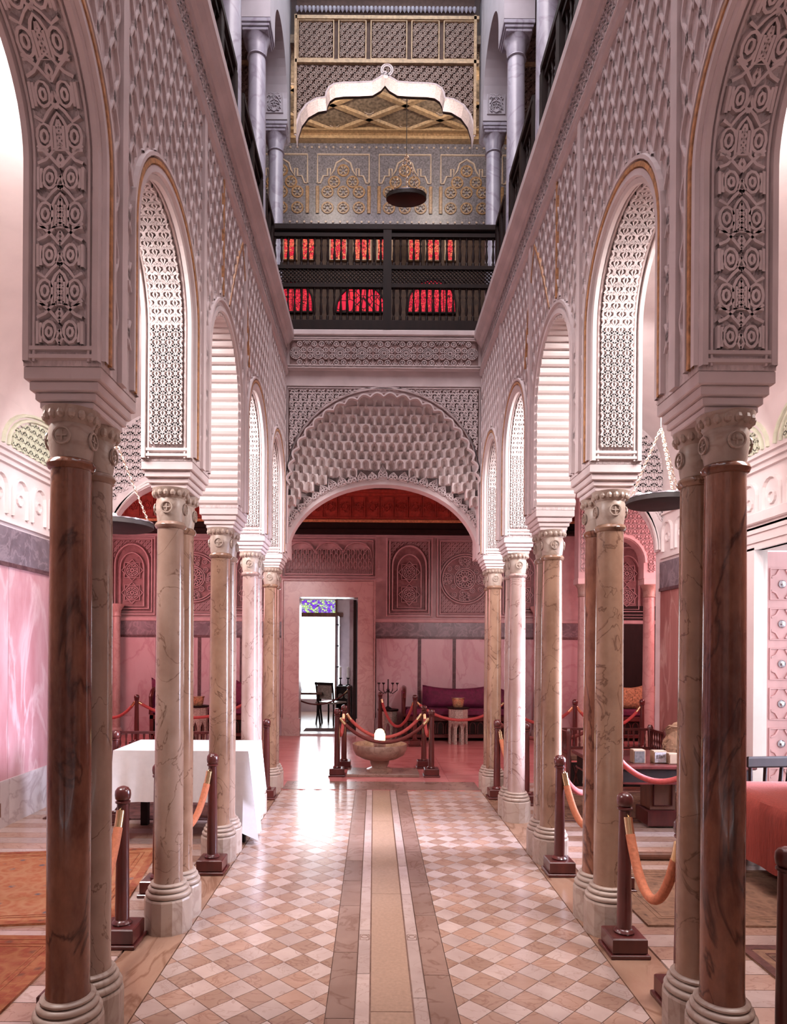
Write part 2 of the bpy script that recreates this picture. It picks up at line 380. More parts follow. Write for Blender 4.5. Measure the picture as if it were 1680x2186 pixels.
def arabesque(cx, y0, w, h):
    """one upright unit of scrolls and a palmette"""
    o = []
    for s in (-1, 1):
        o.append([(cx, y0), (cx + s * w * .22, y0 + h * .12), (cx + s * w * .42, y0 + h * .35), (cx + s * w * .28, y0 + h * .6), (cx, y0 + h * .72)])
        o.append(arcp(cx + s * w * .3, y0 + h * .18, w * .13, 0, 1.6 * pi, 7)); o.append(arcp(cx + s * w * .17, y0 + h * .42, w * .1, 0, 1.7 * pi, 7))
        o.append([(cx + s * w * .42, y0 + h * .55), (cx + s * w * .3, y0 + h * .8), (cx, y0 + h)])
        o.append(arcp(cx + s * w * .34, y0 + h * .86, w * .1, -pi * .5, pi, 6))
    o.append([(cx, y0 + h * .3), (cx - w * .08, y0 + h * .45), (cx, y0 + h * .62), (cx + w * .08, y0 + h * .45), (cx, y0 + h * .3)])
    o.append([(cx, y0 + h * .75), (cx - w * .07, y0 + h * .84), (cx, y0 + h * .95), (cx + w * .07, y0 + h * .84), (cx, y0 + h * .75)])
    return o
def cartouche(y0, w, h):
    U = []
    for s in (-1, 1):
        U.append(arcp(s * .31, .68, .15, s * -.0 + (pi if s < 0 else 0) - pi * .9, (pi if s < 0 else 0) + pi * .9, 10))
        U.append(circ(s * .31, .68, .07, 8))
        U.append([(s * .47, .56), (s * .22, .43), (0, .27)]); U.append([(s * .47, .92), (s * .3, .86), (s * .16, .97), (0, 1.06)])
        U.append(arcp(s * .22, .14, .14, 0, 2 * pi, 11)); U.append(circ(s * .22, .14, .06, 7))
        U.append([(s * .46, -.02), (s * .46, .28)]); U.append([(s * .395, .0), (s * .395, .26)])
        U.append([(s * .47, .5), (s * .24, .5)]); U.append([(s * .47, .33), (s * .3, .38), (s * .1, .52)])
        U.append([(0, .45), (s * .06, .38), (0, .31)]); U.append([(s * .09, .5), (s * .09, .8)])
        U.append([(s * .0, -.02), (s * .07, .06), (0, .17)])
    U.append([(-.16, .5), (-.16, .79), (-.09, .89), (0, .95), (.09, .89), (.16, .79), (.16, .5), (-.16, .5)])
    U.append([(-.08, .52), (.05, .58), (-.05, .66), (.05, .74), (-.04, .81), (0, .88)]); U.append([(.08, .52), (-.05, .58), (.05, .66), (-.05, .74), (.04, .81), (0, .88)])
    return [[(x * w, y0 + y * h) for x, y in p] for p in U]

def arch_curve(a, b, zs, zc, rise=None, n=20):
    r = (b - a) / 2; c = (a + b) / 2; rise = rise or r
    p = [(a, zs)] if zc - zs > 1e-6 else []
    p += [(c - r * cos(pi * i / n), zc + rise * sin(pi * i / n)) for i in range(n + 1)]
    if zc - zs > 1e-6: p.append((b, zs))
    return p
def arch_wall(mb, s0, s1, z0, z1, t0, t1, ops, mp):
    """wall from s0..s1, z0..z1, thickness t0..t1 with openings (a, b, zs, zc, rise); mp(s,z,t)"""
    cur = s0
    def quad(a, za, b, zb):
        for t in (t0, t1): mb.add([mp(a, za, t), mp(b, zb, t), mp(b, z1, t), mp(a, z1, t)], [(0, 1, 2, 3)])
    for (a, b, zs, zc, rise) in ops:
        if a > cur:
            quad(cur, z0, a, z0); mb.add([mp(cur, z0, t0), mp(a, z0, t0), mp(a, z0, t1), mp(cur, z0, t1)], [(0, 1, 2, 3)])
        pts = arch_curve(a, b, z0, zc, rise)
        for (p, q) in zip(pts, pts[1:]):
            if q[0] - p[0] > 1e-6: quad(p[0], p[1], q[0], q[1])
            mb.add([mp(p[0], p[1], t0), mp(q[0], q[1], t0), mp(q[0], q[1], t1), mp(p[0], p[1], t1)], [(0, 1, 2, 3)])
        cur = b
    if s1 > cur:
        quad(cur, z0, s1, z0); mb.add([mp(cur, z0, t0), mp(s1, z0, t0), mp(s1, z0, t1), mp(cur, z0, t1)], [(0, 1, 2, 3)])
    for s in (s0, s1): mb.add([mp(s, z0, t0), mp(s, z1, t0), mp(s, z1, t1), mp(s, z0, t1)], [(0, 1, 2, 3)])
    mb.add([mp(s0, z1, t0), mp(s1, z1, t0), mp(s1, z1, t1), mp(s0, z1, t1)], [(0, 1, 2, 3)])
    return mb
class Path:
    """arc-length map along an arch curve; pos(s) -> point, inward normal"""
    def __init__(s, pts):
        s.p = pts; s.L = [0]
        for a, b in zip(pts, pts[1:]): s.L.append(s.L[-1] + math.hypot(b[0] - a[0], b[1] - a[1]))
        s.len = s.L[-1]
    def at(s, d):
        d = max(0, min(s.len, d)); i = 0
        while i < len(s.L) - 2 and s.L[i + 1] < d: i += 1
        a, b = s.p[i], s.p[i + 1]; l = s.L[i + 1] - s.L[i] or 1; t = (d - s.L[i]) / l
        dx, dy = (b[0] - a[0]) / l, (b[1] - a[1]) / l
        return (a[0] + (b[0] - a[0]) * t, a[1] + (b[1] - a[1]) * t), (dy, -dx)

# ================================================================== STRUCTURE
YK = [2.52, 3.75, 4.97, 6.17, 7.35]        # front column of each pair
XC = 1.215; XN = 1.075; XA = 1.355; SEP = 0.20
XO = 3.28                                   # outer aisle walls
PIER = [(y - 0.08, y + 0.28) for y in YK]
ZI = 2.56                                   # underside of arcade wall

# ---------------- nave floor
fl = struct(MB().box(-1.36, 1.36, -1.5, 7.46, -0.12, -0.012).build('floor_nave', 'grout'), 'nave floor of diamond marble tiles with a central runnel')
def clip_poly(poly, x0, x1, y0, y1):
    for ax, lim, sg in ((0, x0, 1), (0, x1, -1), (1, y0, 1), (1, y1, -1)):
        out = []
        for i in range(len(poly)):
            a, b = poly[i], poly[(i + 1) % len(poly)]; da, db = (a[ax] - lim) * sg, (b[ax] - lim) * sg
            if da >= 0: out.append(a)
            if da * db < 0:
                t = da / (da - db); out.append((a[0] + (b[0] - a[0]) * t, a[1] + (b[1] - a[1]) * t))
        poly = out
        if len(poly) < 3: return []
    return poly
D = 0.1758; hd = D / 2 - 0.0022
flat = lambda x, y, h: (x, y, h)
full = MB().prism([(hd, 0), (0, hd), (-hd, 0), (0, -hd)], -0.012, 0.0, flat)
full_w = full.mesh('white_tile', 'tile_white'); full_p = full.mesh('rose_tile', 'tile_pink')
cnt = {'white_tile': 0, 'rose_tile': 0}; rest = {'white_tile': MB(), 'rose_tile': MB()}
for row in range(0, 72):
    y = 1.15 + row * D / 2
    if y > 7.46: break
    for sx in (-1, 1):
        for i in range(-1, 7):
            for nm, me, off in (('white_tile', full_w, 0), ('rose_tile', full_p, D / 2)):
                if (row % 2 == 0) != (nm == 'white_tile'): continue
                x = sx * (0.345 + i * D + (0 if nm == 'white_tile' else D / 2))
                if x * sx < 0.2 or x * sx > 1.2: continue
                poly = [(x + hd, y), (x, y + hd), (x - hd, y), (x, y - hd)]
                lo, hi = (0.284, 1.088) if sx > 0 else (-1.088, -0.284)
                pc = clip_poly(poly, lo, hi, 1.0, 7.45)
                if not pc: continue
                mat = 'tile_white' if nm == 'white_tile' else 'tile_pink'
                if cnt[nm] < 300 and y > 2.5:
                    cnt[nm] += 1
                    if min(p[0] for p in poly) > lo and max(p[0] for p in poly) < hi: inst(me, nm, fl, (x, y, 0))
                    else: MB().prism(pc, -0.012, 0.0, flat).build(nm, mat, fl)
                else: rest[nm].prism(pc, -0.012, 0.0, flat)
        # the other colour's half-row
for nm in rest:
    if rest[nm].f:
        o = rest[nm].build(nm + '_outlying', 'tile_white' if nm == 'white_tile' else 'tile_pink', fl); o['kind'] = 'stuff'
rnd = random.Random(3)
def slab_run(name, x0, x1, lens, mat, top=0.0, y0=1.2, y1=7.45):
    y = y0
    while y < y1 - .05:
        l = rnd.uniform(*lens); e = min(y1, y + l)
        MB().box(x0 + .002, x1 - .002, y + .002, e - .002, top - 0.012, top).build(name, mat, fl); y = e
for sx in (-1, 1):
    slab_run('brown_slab', min(sx * .160, sx * .282), max(sx * .160, sx * .282), (.42, .75), 'strip_brown')
    slab_run('white_slab', min(sx * .096, sx * .158), max(sx * .096, sx * .158), (.45, .8), 'tile_white')
    slab_run('column_strip_slab', min(sx * 1.092, sx * 1.352), max(sx * 1.092, sx * 1.352), (1.1, 1.3), 'col_strip')
    for k in (0, 1):
        MB().ribbons([circ(sx * .127, 3.62 + .03, .018, 10), [(sx * .127 - .024, 3.61), (sx * .127 + .024, 3.61), (sx * .127 + .024, 3.675), (sx * .127 - .024, 3.675), (sx * .127 - .024, 3.61)]], .006, .0012, flat).build('drain_inlay', 'strip_brown', fl) if k == 0 else None
slab_run('gutter_slab', -.092, .092, (1.3, 1.9), 'gutter', -0.004)
# side aisles: bands of pale and rose marble
for sx, nm in ((-1, 'left'), (1, 'right')):
    f2 = struct(MB().box(sx * 1.36, sx * 3.6, -1.5, 7.9, -0.12, -0.012).build('floor_aisle_' + nm, 'grout'), nm + ' aisle floor in bands of pale and rose marble')
    y = 1.9; k = 0
    while y < 7.85:
        MB().box(sx * 1.362, sx * 3.5, y + .002, y + .148, -0.012, 0.0).build('pale_band' if k % 2 else 'rose_band', 'tile_white' if k % 2 else 'tile_pink', f2)
        y += .15; k += 1
hallf = struct(MB().box(-5.6, 6.0, 7.46, 12.6, -0.12, -0.004).build('floor_hall', 'hall_floor'), 'polished rose marble floor of the cross hall')
k = 0
for yy in range(6):
    for xx in range(9):
        x0 = -5.5 + xx * 1.26; y0 = 7.92 + yy * .7
        MB().box(x0 + .002, x0 + 1.258, y0 + .002, min(12.6, y0 + .698), -0.004, 0.0).build('floor_slab', 'hall_floor', hallf)
MB().box(-1.09, 1.09, 7.47, 7.915, -0.004, 0.0).build('threshold_slab', 'strip_brown', hallf)

# ---------------- nave arcade walls with carved reliefs
BAYS = [(1.63, PIER[0][0])] + [(PIER[k][1], PIER[k + 1][0]) for k in range(4)]
ZC = 3.28
def nave_wall(sx, nm):
    ops = [(a, b, ZI, ZC, None) for a, b in BAYS]
    w = MB(); arch_wall(w, -1.5, 7.75, ZI, 5.0, sx * XN, sx * XA, ops, lambda s, z, t: (t, s, z))
    w = struct(w.build('wall_nave_' + nm, 'plaster_fine'), nm + ' nave arcade wall covered in carved plaster')
    face = YZ(sx * XN, -sx)
    # strapwork on the nave face
    def ok(y, z):
        if not (2.62 < z < 4.54): return False
        for a, b in BAYS:
            c = (a + b) / 2; r = (b - a) / 2 + .085
            if abs(y - c) < r and z < ZC: return False
            if z >= ZC and math.hypot(y - c, z - ZC) < r: return False
        for p in PIER:
            if abs(y - (p[0] + p[1]) / 2) < .045: return False
        return True
    MB().ribbons(clip(sebka(1.2, 7.42, 2.62, 4.56, .052, .23), ok), .0125, .011, face).build('carved_strapwork', 'plaster', w)
    # plain pilaster strips over every pier
    for p in PIER[:4]:
        c = (p[0] + p[1]) / 2
        MB().box(sx * XN, sx * (XN - .018), c - .028, c + .028, ZI, 4.56).build('pilaster_strip', 'plaster', w)
    # archivolt mouldings: gilt line and a beaded ring
    for k, (a, b) in enumerate(BAYS):
        mid = (a + b) / 2; r0 = (b - a) / 2
        def ring(off, n=26):
            r = r0 + off; return [(mid - r, ZI + .02)] + [(mid - r * cos(pi * i / n), ZC + r * sin(pi * i / n)) for i in range(n + 1)] + [(mid + r, ZI + .02)]
        MB().ribbon(ring(.020), .036, .014, face).build('arch_moulding', 'plaster', w)
        if k != 2: MB().ribbon(ring(.048), .026, .018, face).build('gilt_line', 'gilt', w)
        MB().ribbon(ring(.074), .022, .020, face).build('arch_moulding', 'plaster', w)
        # soffit
        P = Path(arch_curve(a, b, ZI, ZC))
        def sof(x, s, h, P=P):
            q, n = P.at(P.len - s); return (sx * XC + x, q[0] + n[0] * h, q[1] + n[1] * h)
        hw = (XA - XN) / 2
        if k == 2:                                    # ribbed soffit
            s = .02
            while s < P.len - .02:
                ww = .044 + .016 * ((int(s * 100)) % 3)
                o = MB(); prof = [(0, 0), (.012, .016), (.030, .024), (.046, .018), (.058, .004)]
                vs = []; 
                for x in (-hw, hw):
                    for ds, h in prof: vs.append(sof(x, s + ds, h))
                n = len(prof); o.add(vs, [(i, i + 1, n + i + 1, n + i) for i in range(n - 1)] + [tuple(range(n)), tuple(range(n, 2 * n))])
                o.build('soffit_rib', 'plaster_white', w); s += .062
        else:
            mat = 'plaster' if k == 0 else 'plaster_white'
            fr = MB()
            nseg = 60; L = P.len
            line = lambda x: [(x, .012 + (L - .024) * i / nseg) for i in range(nseg + 1)]
            for x in (-hw + .016, hw - .016): fr.ribbon(line(x), .030, .020, sof)
            for x in (-hw + .042, hw - .042): fr.ribbon(line(x), .012, .012, sof)
            for s in (.03, .06): fr.ribbon([(-hw + .02, s), (hw - .02, s)], .02, .016, sof)
            fr.build('soffit_frame', mat, w)
            hw2 = hw - .054
            rb = MB()
            if k == 0:
                s = .075
                while s < L - .2:
                    rb.ribbons(cartouche(s, hw2 * 2, .27), .015, .024, sof); s += .275
            else:
                rb.ribbons(interlace(-hw2, hw2, .085, L - .06, .068), .0125, .022, sof)
            rb.build('soffit_carving', mat, w)
    # bay 2: gilded pointed outline and upright gilt fillet
    MB().ribbons([[(4.50, 3.82), (4.64, 4.06), (4.79, 4.30), (4.94, 4.50), (5.06, 4.26), (5.17, 3.98), (5.24, 3.72)]], .022, .016, face).build('gilt_fillet', 'gilt', w)
    MB().ribbons([[(4.335, 3.80), (4.335, 4.54)]], .022, .016, face).build('gilt_fillet', 'gilt', w)
    # frieze and cornice
    MB().ribbons(interlace(1.2, 7.42, 4.655, 4.83, .085), .014, .014, face).build('frieze_carving', 'plaster', w)
    def prof_run(name, pr, mat='plaster'):
        o = MB(); n = len(pr); y0, y1 = -1.4, 7.47
        o.add([(sx * (XN - d), y0, z) for d, z in pr] + [(sx * (XN - d), y1, z) for d, z in pr], [(i, i + 1, n + i + 1, n + i) for i in range(n - 1)] + [tuple(range(n)), tuple(range(n, 2 * n))])
        return o.build(name, mat, w)
    prof_run('frieze_moulding', [(0, 4.55), (.022, 4.56), (.03, 4.585), (.016, 4.60), (.03, 4.615), (.022, 4.64), (0, 4.645)])
    prof_run('cornice', [(0, 4.835), (.02, 4.84), (.026, 4.865), (.05, 4.88), (.075, 4.92), (.095, 4.94), (.095, 5.0), (0, 5.0)])
    return w
nave_wall(-1, 'left'); nave_wall(1, 'right')

# ---------------- twin columns
def column_parts(t, y, shaft_mats):
    pass
base_mb = MB().lathe([(.128, 0), (.128, .175), (.124, .185)], 14, sq=True)
base_me = base_mb.mesh('plinth', 'col_base')
tor = []
for r, z0, z1 in ((.122, .185, .216), (.110, .216, .243), (.098, .243, .264)):
    for i in range(6):
        a = -pi / 2 + pi * i / 5; tor.append((r - .014 + .014 * cos(a), (z0 + z1) / 2 + (z1 - z0) / 2 * sin(a)))
tor_me = MB().lathe([(.02, .185)] + tor + [(.07, .264)], 28).mesh('base_rings', 'col_base', True)
shaft_me = MB().lathe([(.080, .262), (.0765, .30), (.0765, 1.0), (.074, 1.7), (.071, 2.205)], 32).mesh('shaft', 'col_tan', True)
collar_me = MB().lathe([(.071, 2.200), (.080, 2.206), (.086, 2.220), (.080, 2.234), (.071, 2.240)], 28).mesh('neck_ring', 'col_tan', True)
cap_me = MB().lathe([(.070, 2.238), (.074, 2.26), (.080, 2.31), (.079, 2.35), (.074, 2.365), (.080, 2.372), (.092, 2.392), (.100, 2.42)], 28).mesh('capital', 'col_base', True)
ros = MB()
ros.ribbons([circ(0, 0, .030, 14)], .008, .006, lambda x, y, h: (x, -h, y))
ros.ribbons([[(-.018, 0), (.018, 0)], [(0, -.018), (0, .018)]], .008, .005, lambda x, y, h: (x, -h, y))
ros_me = ros.mesh('medallion', 'col_base')
leaf = MB()
for i in range(16):
    a = 2 * pi * i / 16; leaf.lathe([(.003, -.018), (.012, -.012), (.0155, 0), (.012, .013), (.003, .019)], 7, (.087 * cos(a), .087 * sin(a), 2.392))
leaf_me = leaf.mesh('leaf_band', 'col_base')
imp = MB()
for (d, z0, z1) in ((.105, 2.42, 2.450), (.118, 2.450, 2.485), (.128, 2.485, 2.515), (.137, 2.515, 2.557)):
    e = (d - .105) * 1.0
    imp.box(-d, d, -.075 - e * .4, SEP + .075 + e * .4 + .05 * 0, z0, z1, .004)
imp2 = MB()
for (d, e, z0, z1) in ((.098, .040, 2.42, 2.446), (.110, .052, 2.446, 2.476), (.124, .066, 2.476, 2.512), (.1385, .079, 2.512, 2.5595)):
    imp2.box(-d, d, -e if z0 < 2.5 else -.0795, (SEP + e) if z0 < 2.5 else .2795, z0, z1, .004)
imp_me = imp2.mesh('impost', 'plaster')
ORD = ['nearest the camera', 'second from the camera', 'third from the camera', 'fourth from the camera', 'at the far end, beside the carved arch']
LOOK = {(-1, 0): ('col_red', 'col_beige'), (1, 0): ('col_red', 'col_tan'), (-1, 1): ('col_beige', 'col_tan'), (1, 1): ('col_tan', 'col_red'),
        (-1, 2): ('col_tan', 'col_beige'), (1, 2): ('col_tan', 'col_beige'), (-1, 3): ('col_pink', 'col_pink'), (1, 3): ('col_pink', 'col_pink'), (-1, 4): ('col_tan', 'col_beige'), (1, 4): ('col_tan', 'col_beige')}
WORD = {'col_red': 'dark red-brown', 'col_beige': 'greyish beige', 'col_tan': 'tan', 'col_pink': 'pale pink'}
for sx in (-1, 1):
    for k, y in enumerate(YK):
        sm = LOOK[(sx, k)]
        t = thing('twin_column', '%s marble twin columns of the %s arcade, pair %s' % (WORD[sm[0]], 'left' if sx < 0 else 'right', ORD[k]), 'column', (sx * XC, y, 0), 0, 'twin columns of the nave arcades')
        for j in (0, 1):
            dy = j * SEP
            sh = inst(shaft_me, 'shaft', t, (0, dy, 0), (0, 0, rnd.uniform(0, 6)), mat=sm[j])
            inst(collar_me, 'neck_ring', sh, mat=sm[j])
            inst(base_me, 'plinth', t, (0, dy, 0)); inst(tor_me, 'base_rings', t, (0, dy, 0))
            cp = inst(cap_me, 'capital', t, (0, dy, 0)); inst(leaf_me, 'leaf_band', cp)
            for q in range(4):
                a = q * pi / 2; inst(ros_me, 'medallion', cp, (.080 * sin(a), -.080 * cos(a), 2.312), (0, 0, a))
        inst(imp_me, 'impost', t)

for sx in (-1, 1):                                   # next pair beside the viewer, outside the picture
    t = bpy.data.objects.new('twin_column', None); COL.objects.link(t); t.location = (sx * XC, 1.30, 0); struct(t, 'tan marble twin columns beside the viewer, outside the picture')
    for j in (0, 1):
        for me, nm in ((shaft_me, 'shaft'), (collar_me, 'neck_ring'), (base_me, 'plinth'), (tor_me, 'base_rings'), (cap_me, 'capital')): inst(me, nm, t, (0, j * SEP, 0))
    inst(imp_me, 'impost', t)

# ---------------- carved arch wall closing the nave
YB = 7.45
def outer_z(x): return 3.34 + 1.02 * math.sqrt(max(0, 1 - (x / 1.06) ** 2))
wb = MB()
arch_wall(wb, -1.075, 1.075, 2.62, 5.1, YB, YB + .08, [(-1.06, 1.06, 2.62, 3.34, 1.02)], lambda s, z, t: (s, t, z))
wb = struct(wb.build('wall_carved_arch', 'plaster'), 'carved plaster wall with a stalactite arch at the end of the nave')
# backing of the hood and inner arch
inn = [(1.10 * cos(pi - pi * i / 40), 2.60 + .84 * sin(pi * i / 40)) for i in range(41)]
out = []
for i in range(41):
    x = 1.06 * cos(pi - pi * i / 40); out.append((x, outer_z(x)))
hb = MB(); 
lo = [(-1.06, 2.62)] + out + [(1.06, 2.62)]; li = [inn[0]] + inn + [inn[-1]]
n = len(lo); STEP = 6
vs = []
for q in range(STEP + 1):
    t = q / STEP; dep = YB + .06 + .42 * t
    for a, b in zip(lo, li): vs.append((a[0] + (b[0] - a[0]) * t, dep, a[1] + (b[1] - a[1]) * t))
hb.add(vs, [(q * n + i, q * n + i + 1, (q + 1) * n + i + 1, (q + 1) * n + i) for q in range(STEP) for i in range(n - 1)])
hb.build('hood_backing', 'plaster', wb)
ib = MB(); m = len(inn)
ib.add([(x, YB + .34, z) for x, z in inn] + [(x, YB + .52, z) for x, z in inn], [(i, i + 1, m + i + 1, m + i) for i in range(m - 1)])
inn2 = [(1.10 * 1.045 * cos(pi - pi * i / 40), 2.60 + (.84 + .055) * sin(pi * i / 40)) for i in range(41)]
ib.add([(x, YB + .34, z) for x, z in inn] + [(x, YB + .34, z) for x, z in inn2], [(i, i + 1, m + i + 1, m + i) for i in range(m - 1)])
ib.add([(x, YB + .34, z) for x, z in inn2] + [(x, YB + .50, z) for x, z in inn2], [(i, i + 1, m + i + 1, m + i) for i in range(m - 1)])
ib.build('inner_arch', 'plaster', wb)
# palmette crest along the inner arch
cr = MB()
for i in range(31):
    a = pi * (i + .5) / 31; big = .115 if i == 15 else (.095 if i in (10, 20) else (.075 if i % 2 else .058))
    x, z = -1.10 * 1.05 * cos(a), 2.60 + .90 * sin(a); ux, uz = -cos(a), sin(a); tx, tz = -uz, ux
    f = lambda s, r, h, x=x, z=z, ux=ux, uz=uz, tx=tx, tz=tz: (x + tx * s + ux * r, YB + .325 - h, z + tz * s + uz * r)
    w_ = .052
    cr.prism([(-w_, -.01), (w_, -.01), (w_ * .9, big * .5), (0, big * 1.25), (-w_ * .9, big * .5)], -.03, .0, f)
    cr.ribbons([[(-w_, -.005), (-w_ * .9, big * .5), (0, big * 1.25), (w_ * .9, big * .5), (w_, -.005)], circ(-w_ * .45, big * .28, w_ * .34, 7), circ(w_ * .45, big * .28, w_ * .34, 7), [(0, big * .45), (-w_ * .3, big * .7), (0, big * 1.05), (w_ * .3, big * .7), (0, big * .45)]], .014, .022, f)
cr.build('palmette_crest', 'plaster', wb)
# stalactite niches
def niche(wd, ht, dp):
    o = MB(); r = wd * .40; zc = ht * .50; n = 8
    arc = [(-r * cos(pi * i / n), zc + r * 1.1 * sin(pi * i / n)) for i in range(n + 1)]
    front = [(-r, 0)] + arc + [(r, 0)]
    top = [(-wd / 2, 0)] + [(-wd / 2 + wd * i / n, ht) for i in range(n + 1)] + [(wd / 2, 0)]
    m = len(front)
    o.add([(x, 0, z) for x, z in front] + [(x, 0, z) for x, z in top], [(i, i + 1, m + i + 1, m + i) for i in range(m - 1)])
    back = [(x * .35, dp * .55 + (0 if z < zc else -dp * .15), z * .82) for x, z in front]
    o.add([(x, 0, z) for x, z in front] + back, [(i, i + 1, m + i + 1, m + i) for i in range(m - 1)] + [tuple(range(m, 2 * m))])
    b = [(-wd / 2, 0), (wd / 2, 0), (wd / 2, ht), (-wd / 2, ht)]
    o.add([(x, 0, z) for x, z in b] + [(x, dp, z) for x, z in b], [(1, 2, 6, 5), (2, 3, 7, 6), (3, 0, 4, 7)])
    o.add([(-wd / 2, 0, 0), (-r, 0, 0), (-r * .35, dp * .55, 0), (-wd / 2, dp, 0)], [(0, 1, 2, 3)])
    o.add([(wd / 2, 0, 0), (r, 0, 0), (r * .35, dp * .55, 0), (wd / 2, dp, 0)], [(0, 1, 2, 3)])
    return o
CW, CH = .098, .100
nm_me = niche(CW, CH, .16).mesh('stalactite_niche', 'plaster_white')
row = 0; z = 2.70
while z < 4.30:
    x0 = (.5 if row % 2 else 0) * CW; ks = range(-12, 13)
    for kx in ks:
        x = x0 + kx * CW; zc = z + CH / 2
        if abs(x) > 1.03: continue
        so = abs(x) / 1.06 if zc < 3.34 else math.hypot(x / 1.06, (zc - 3.34) / 1.02)
        si = math.hypot(x / (1.10 * 1.05), (zc - 2.60) / .90) if zc > 2.6 else 1
        sT = abs(x) / 1.06 if z + CH < 3.34 else math.hypot(x / 1.06, (z + CH - 3.34) / 1.02)
        if sT > 1.0 or si < 1.10: continue
        A = 1 - so; B = max(0, si - 1); t = A / (A + B + 1e-6); t = round(t * 7) / 7
        inst(nm_me, 'stalactite_niche', wb, (x, YB + .03 + .30 * t, z), scale=(1, 1, 1))
    z += CH * .9; row += 1
# scalloped edge and spandrel carving
sc = []
NS = 22
for i in range(NS):
    a0 = pi - pi * i / NS; a1 = pi - pi * (i + 1) / NS
    for q in range(6):
        a = a0 + (a1 - a0) * q / 6; x = 1.045 * cos(a); zz = 3.34 + 1.0 * sin(a); dd = -.045 * abs(sin(pi * q / 6)) + .03
        sc.append((x * (1 - dd * .9), 3.34 + (zz - 3.34) * (1 - dd * .9)))
fx = lambda x, z, h: (x, YB - 1.6 * h, z)
sp = MB()
sp.ribbons([sc], .024, .03, fx)
sp.ribbons([[(1.06 * s * cos(pi - pi * i / 40), 3.40 + 1.02 * s2 * sin(pi * i / 40)) for i in range(1, 40)] for s, s2 in ((1.0, .985), (1.0, 1.0))], .016, .018, fx)
def okz(x, z): return abs(x) < 1.03 and z < 4.38 and math.hypot(x / 1.06, (z - 3.36) / 1.02) > 1.03
ar = []
for gx in range(-11, 12):
    for gz in range(0, 12):
        ar += arabesque(gx * .098 + (.049 if gz % 2 else 0), 3.30 + gz * .095, .10, .10)
sp.ribbons(clip(ar, okz), .013, .022, fx)
sp.ribbons([[(-1.05, 2.7), (-1.05, 4.405), (1.05, 4.405), (1.05, 2.7)], [(-1.068, 2.7), (-1.068, 4.43), (1.068, 4.43), (1.068, 2.7)]], .014, .018, fx)
for i in range(44):
    sp.ribbon([(-1.04 + i * .0475, 4.392), (-1.02 + i * .0475, 4.392)], .016, .012, fx)
sp.build('spandrel_carving', 'plaster', wb)
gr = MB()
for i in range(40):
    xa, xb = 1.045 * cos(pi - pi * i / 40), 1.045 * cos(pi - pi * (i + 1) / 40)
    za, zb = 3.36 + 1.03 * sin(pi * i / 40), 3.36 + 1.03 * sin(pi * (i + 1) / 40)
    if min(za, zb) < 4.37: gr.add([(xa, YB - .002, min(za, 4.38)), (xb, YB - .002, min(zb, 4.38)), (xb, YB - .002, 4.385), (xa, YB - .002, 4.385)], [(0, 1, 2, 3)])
gr.build('spandrel_ground_shade', 'ground_shade_brown', wb)  # dark sheet in place of shade behind the spandrel carving
MB().box(-1.03, 1.03, YB - .048, YB - .045, 4.645, 4.905).build('frieze_ground_shade', 'ground_shade_brown', wb)  # flat dark panel standing in for shade between the rosettes
# rosette beam
bm = MB().box(-1.074, 1.074, YB - .045, YB, 4.60, 5.0).build('beam', 'plaster', wb)
MB().box(-1.073, 1.073, YB - .085, YB - .045, 4.96, 5.02, .008).build('beam_ledge', 'plaster', wb)
fb = lambda x, z, h: (x, YB - .047 - 1.6 * h, z)
rb = MB()
for i in range(-4, 5):
    rb.ribbons(clip(rosette(i * .24, 4.77, .062, 14), lambda x, z: abs(x) < 1.03), .0055, .012, fb)
    for s in (-1, 1):
        rb.ribbons(rosette(i * .24 + .12, 4.77 + s * .13, .05, 12) if abs(i * .24 + .12) < 1.0 else [], .007, .010, fb) if False else None
    for (dx, dz) in ((.085, .035), (.155, .035), (.085, -.035), (.155, -.035), (.04, .10), (-.04, .10), (.04, -.10), (-.04, -.10)):
        x = i * .24 + dx
        if abs(x) < 1.0: rb.ribbons([circ(x, 4.77 + dz, .026, 10), circ(x, 4.77 + dz, .009, 6)], .008, .013, fb)
    for s in (-1, 1):
        x = i * .24 + .12
        if abs(x) < 1.0:
            for q in range(7):
                a = pi * q / 6; rb.ribbon([(x + .02 * cos(a), 4.77 + s * (.145 - .02 * sin(a))), (x + .052 * cos(a), 4.77 + s * (.145 - .052 * sin(a)))], .008, .012, fb)
rb.ribbons([[(-1.05, 4.61), (1.05, 4.61)], [(-1.05, 4.635), (1.05, 4.635)], [(-1.05, 4.915), (1.05, 4.915)], [(-1.05, 4.935), (1.05, 4.935)]], .012, .016, fb)
rb.build('rosette_frieze', 'plaster', wb)

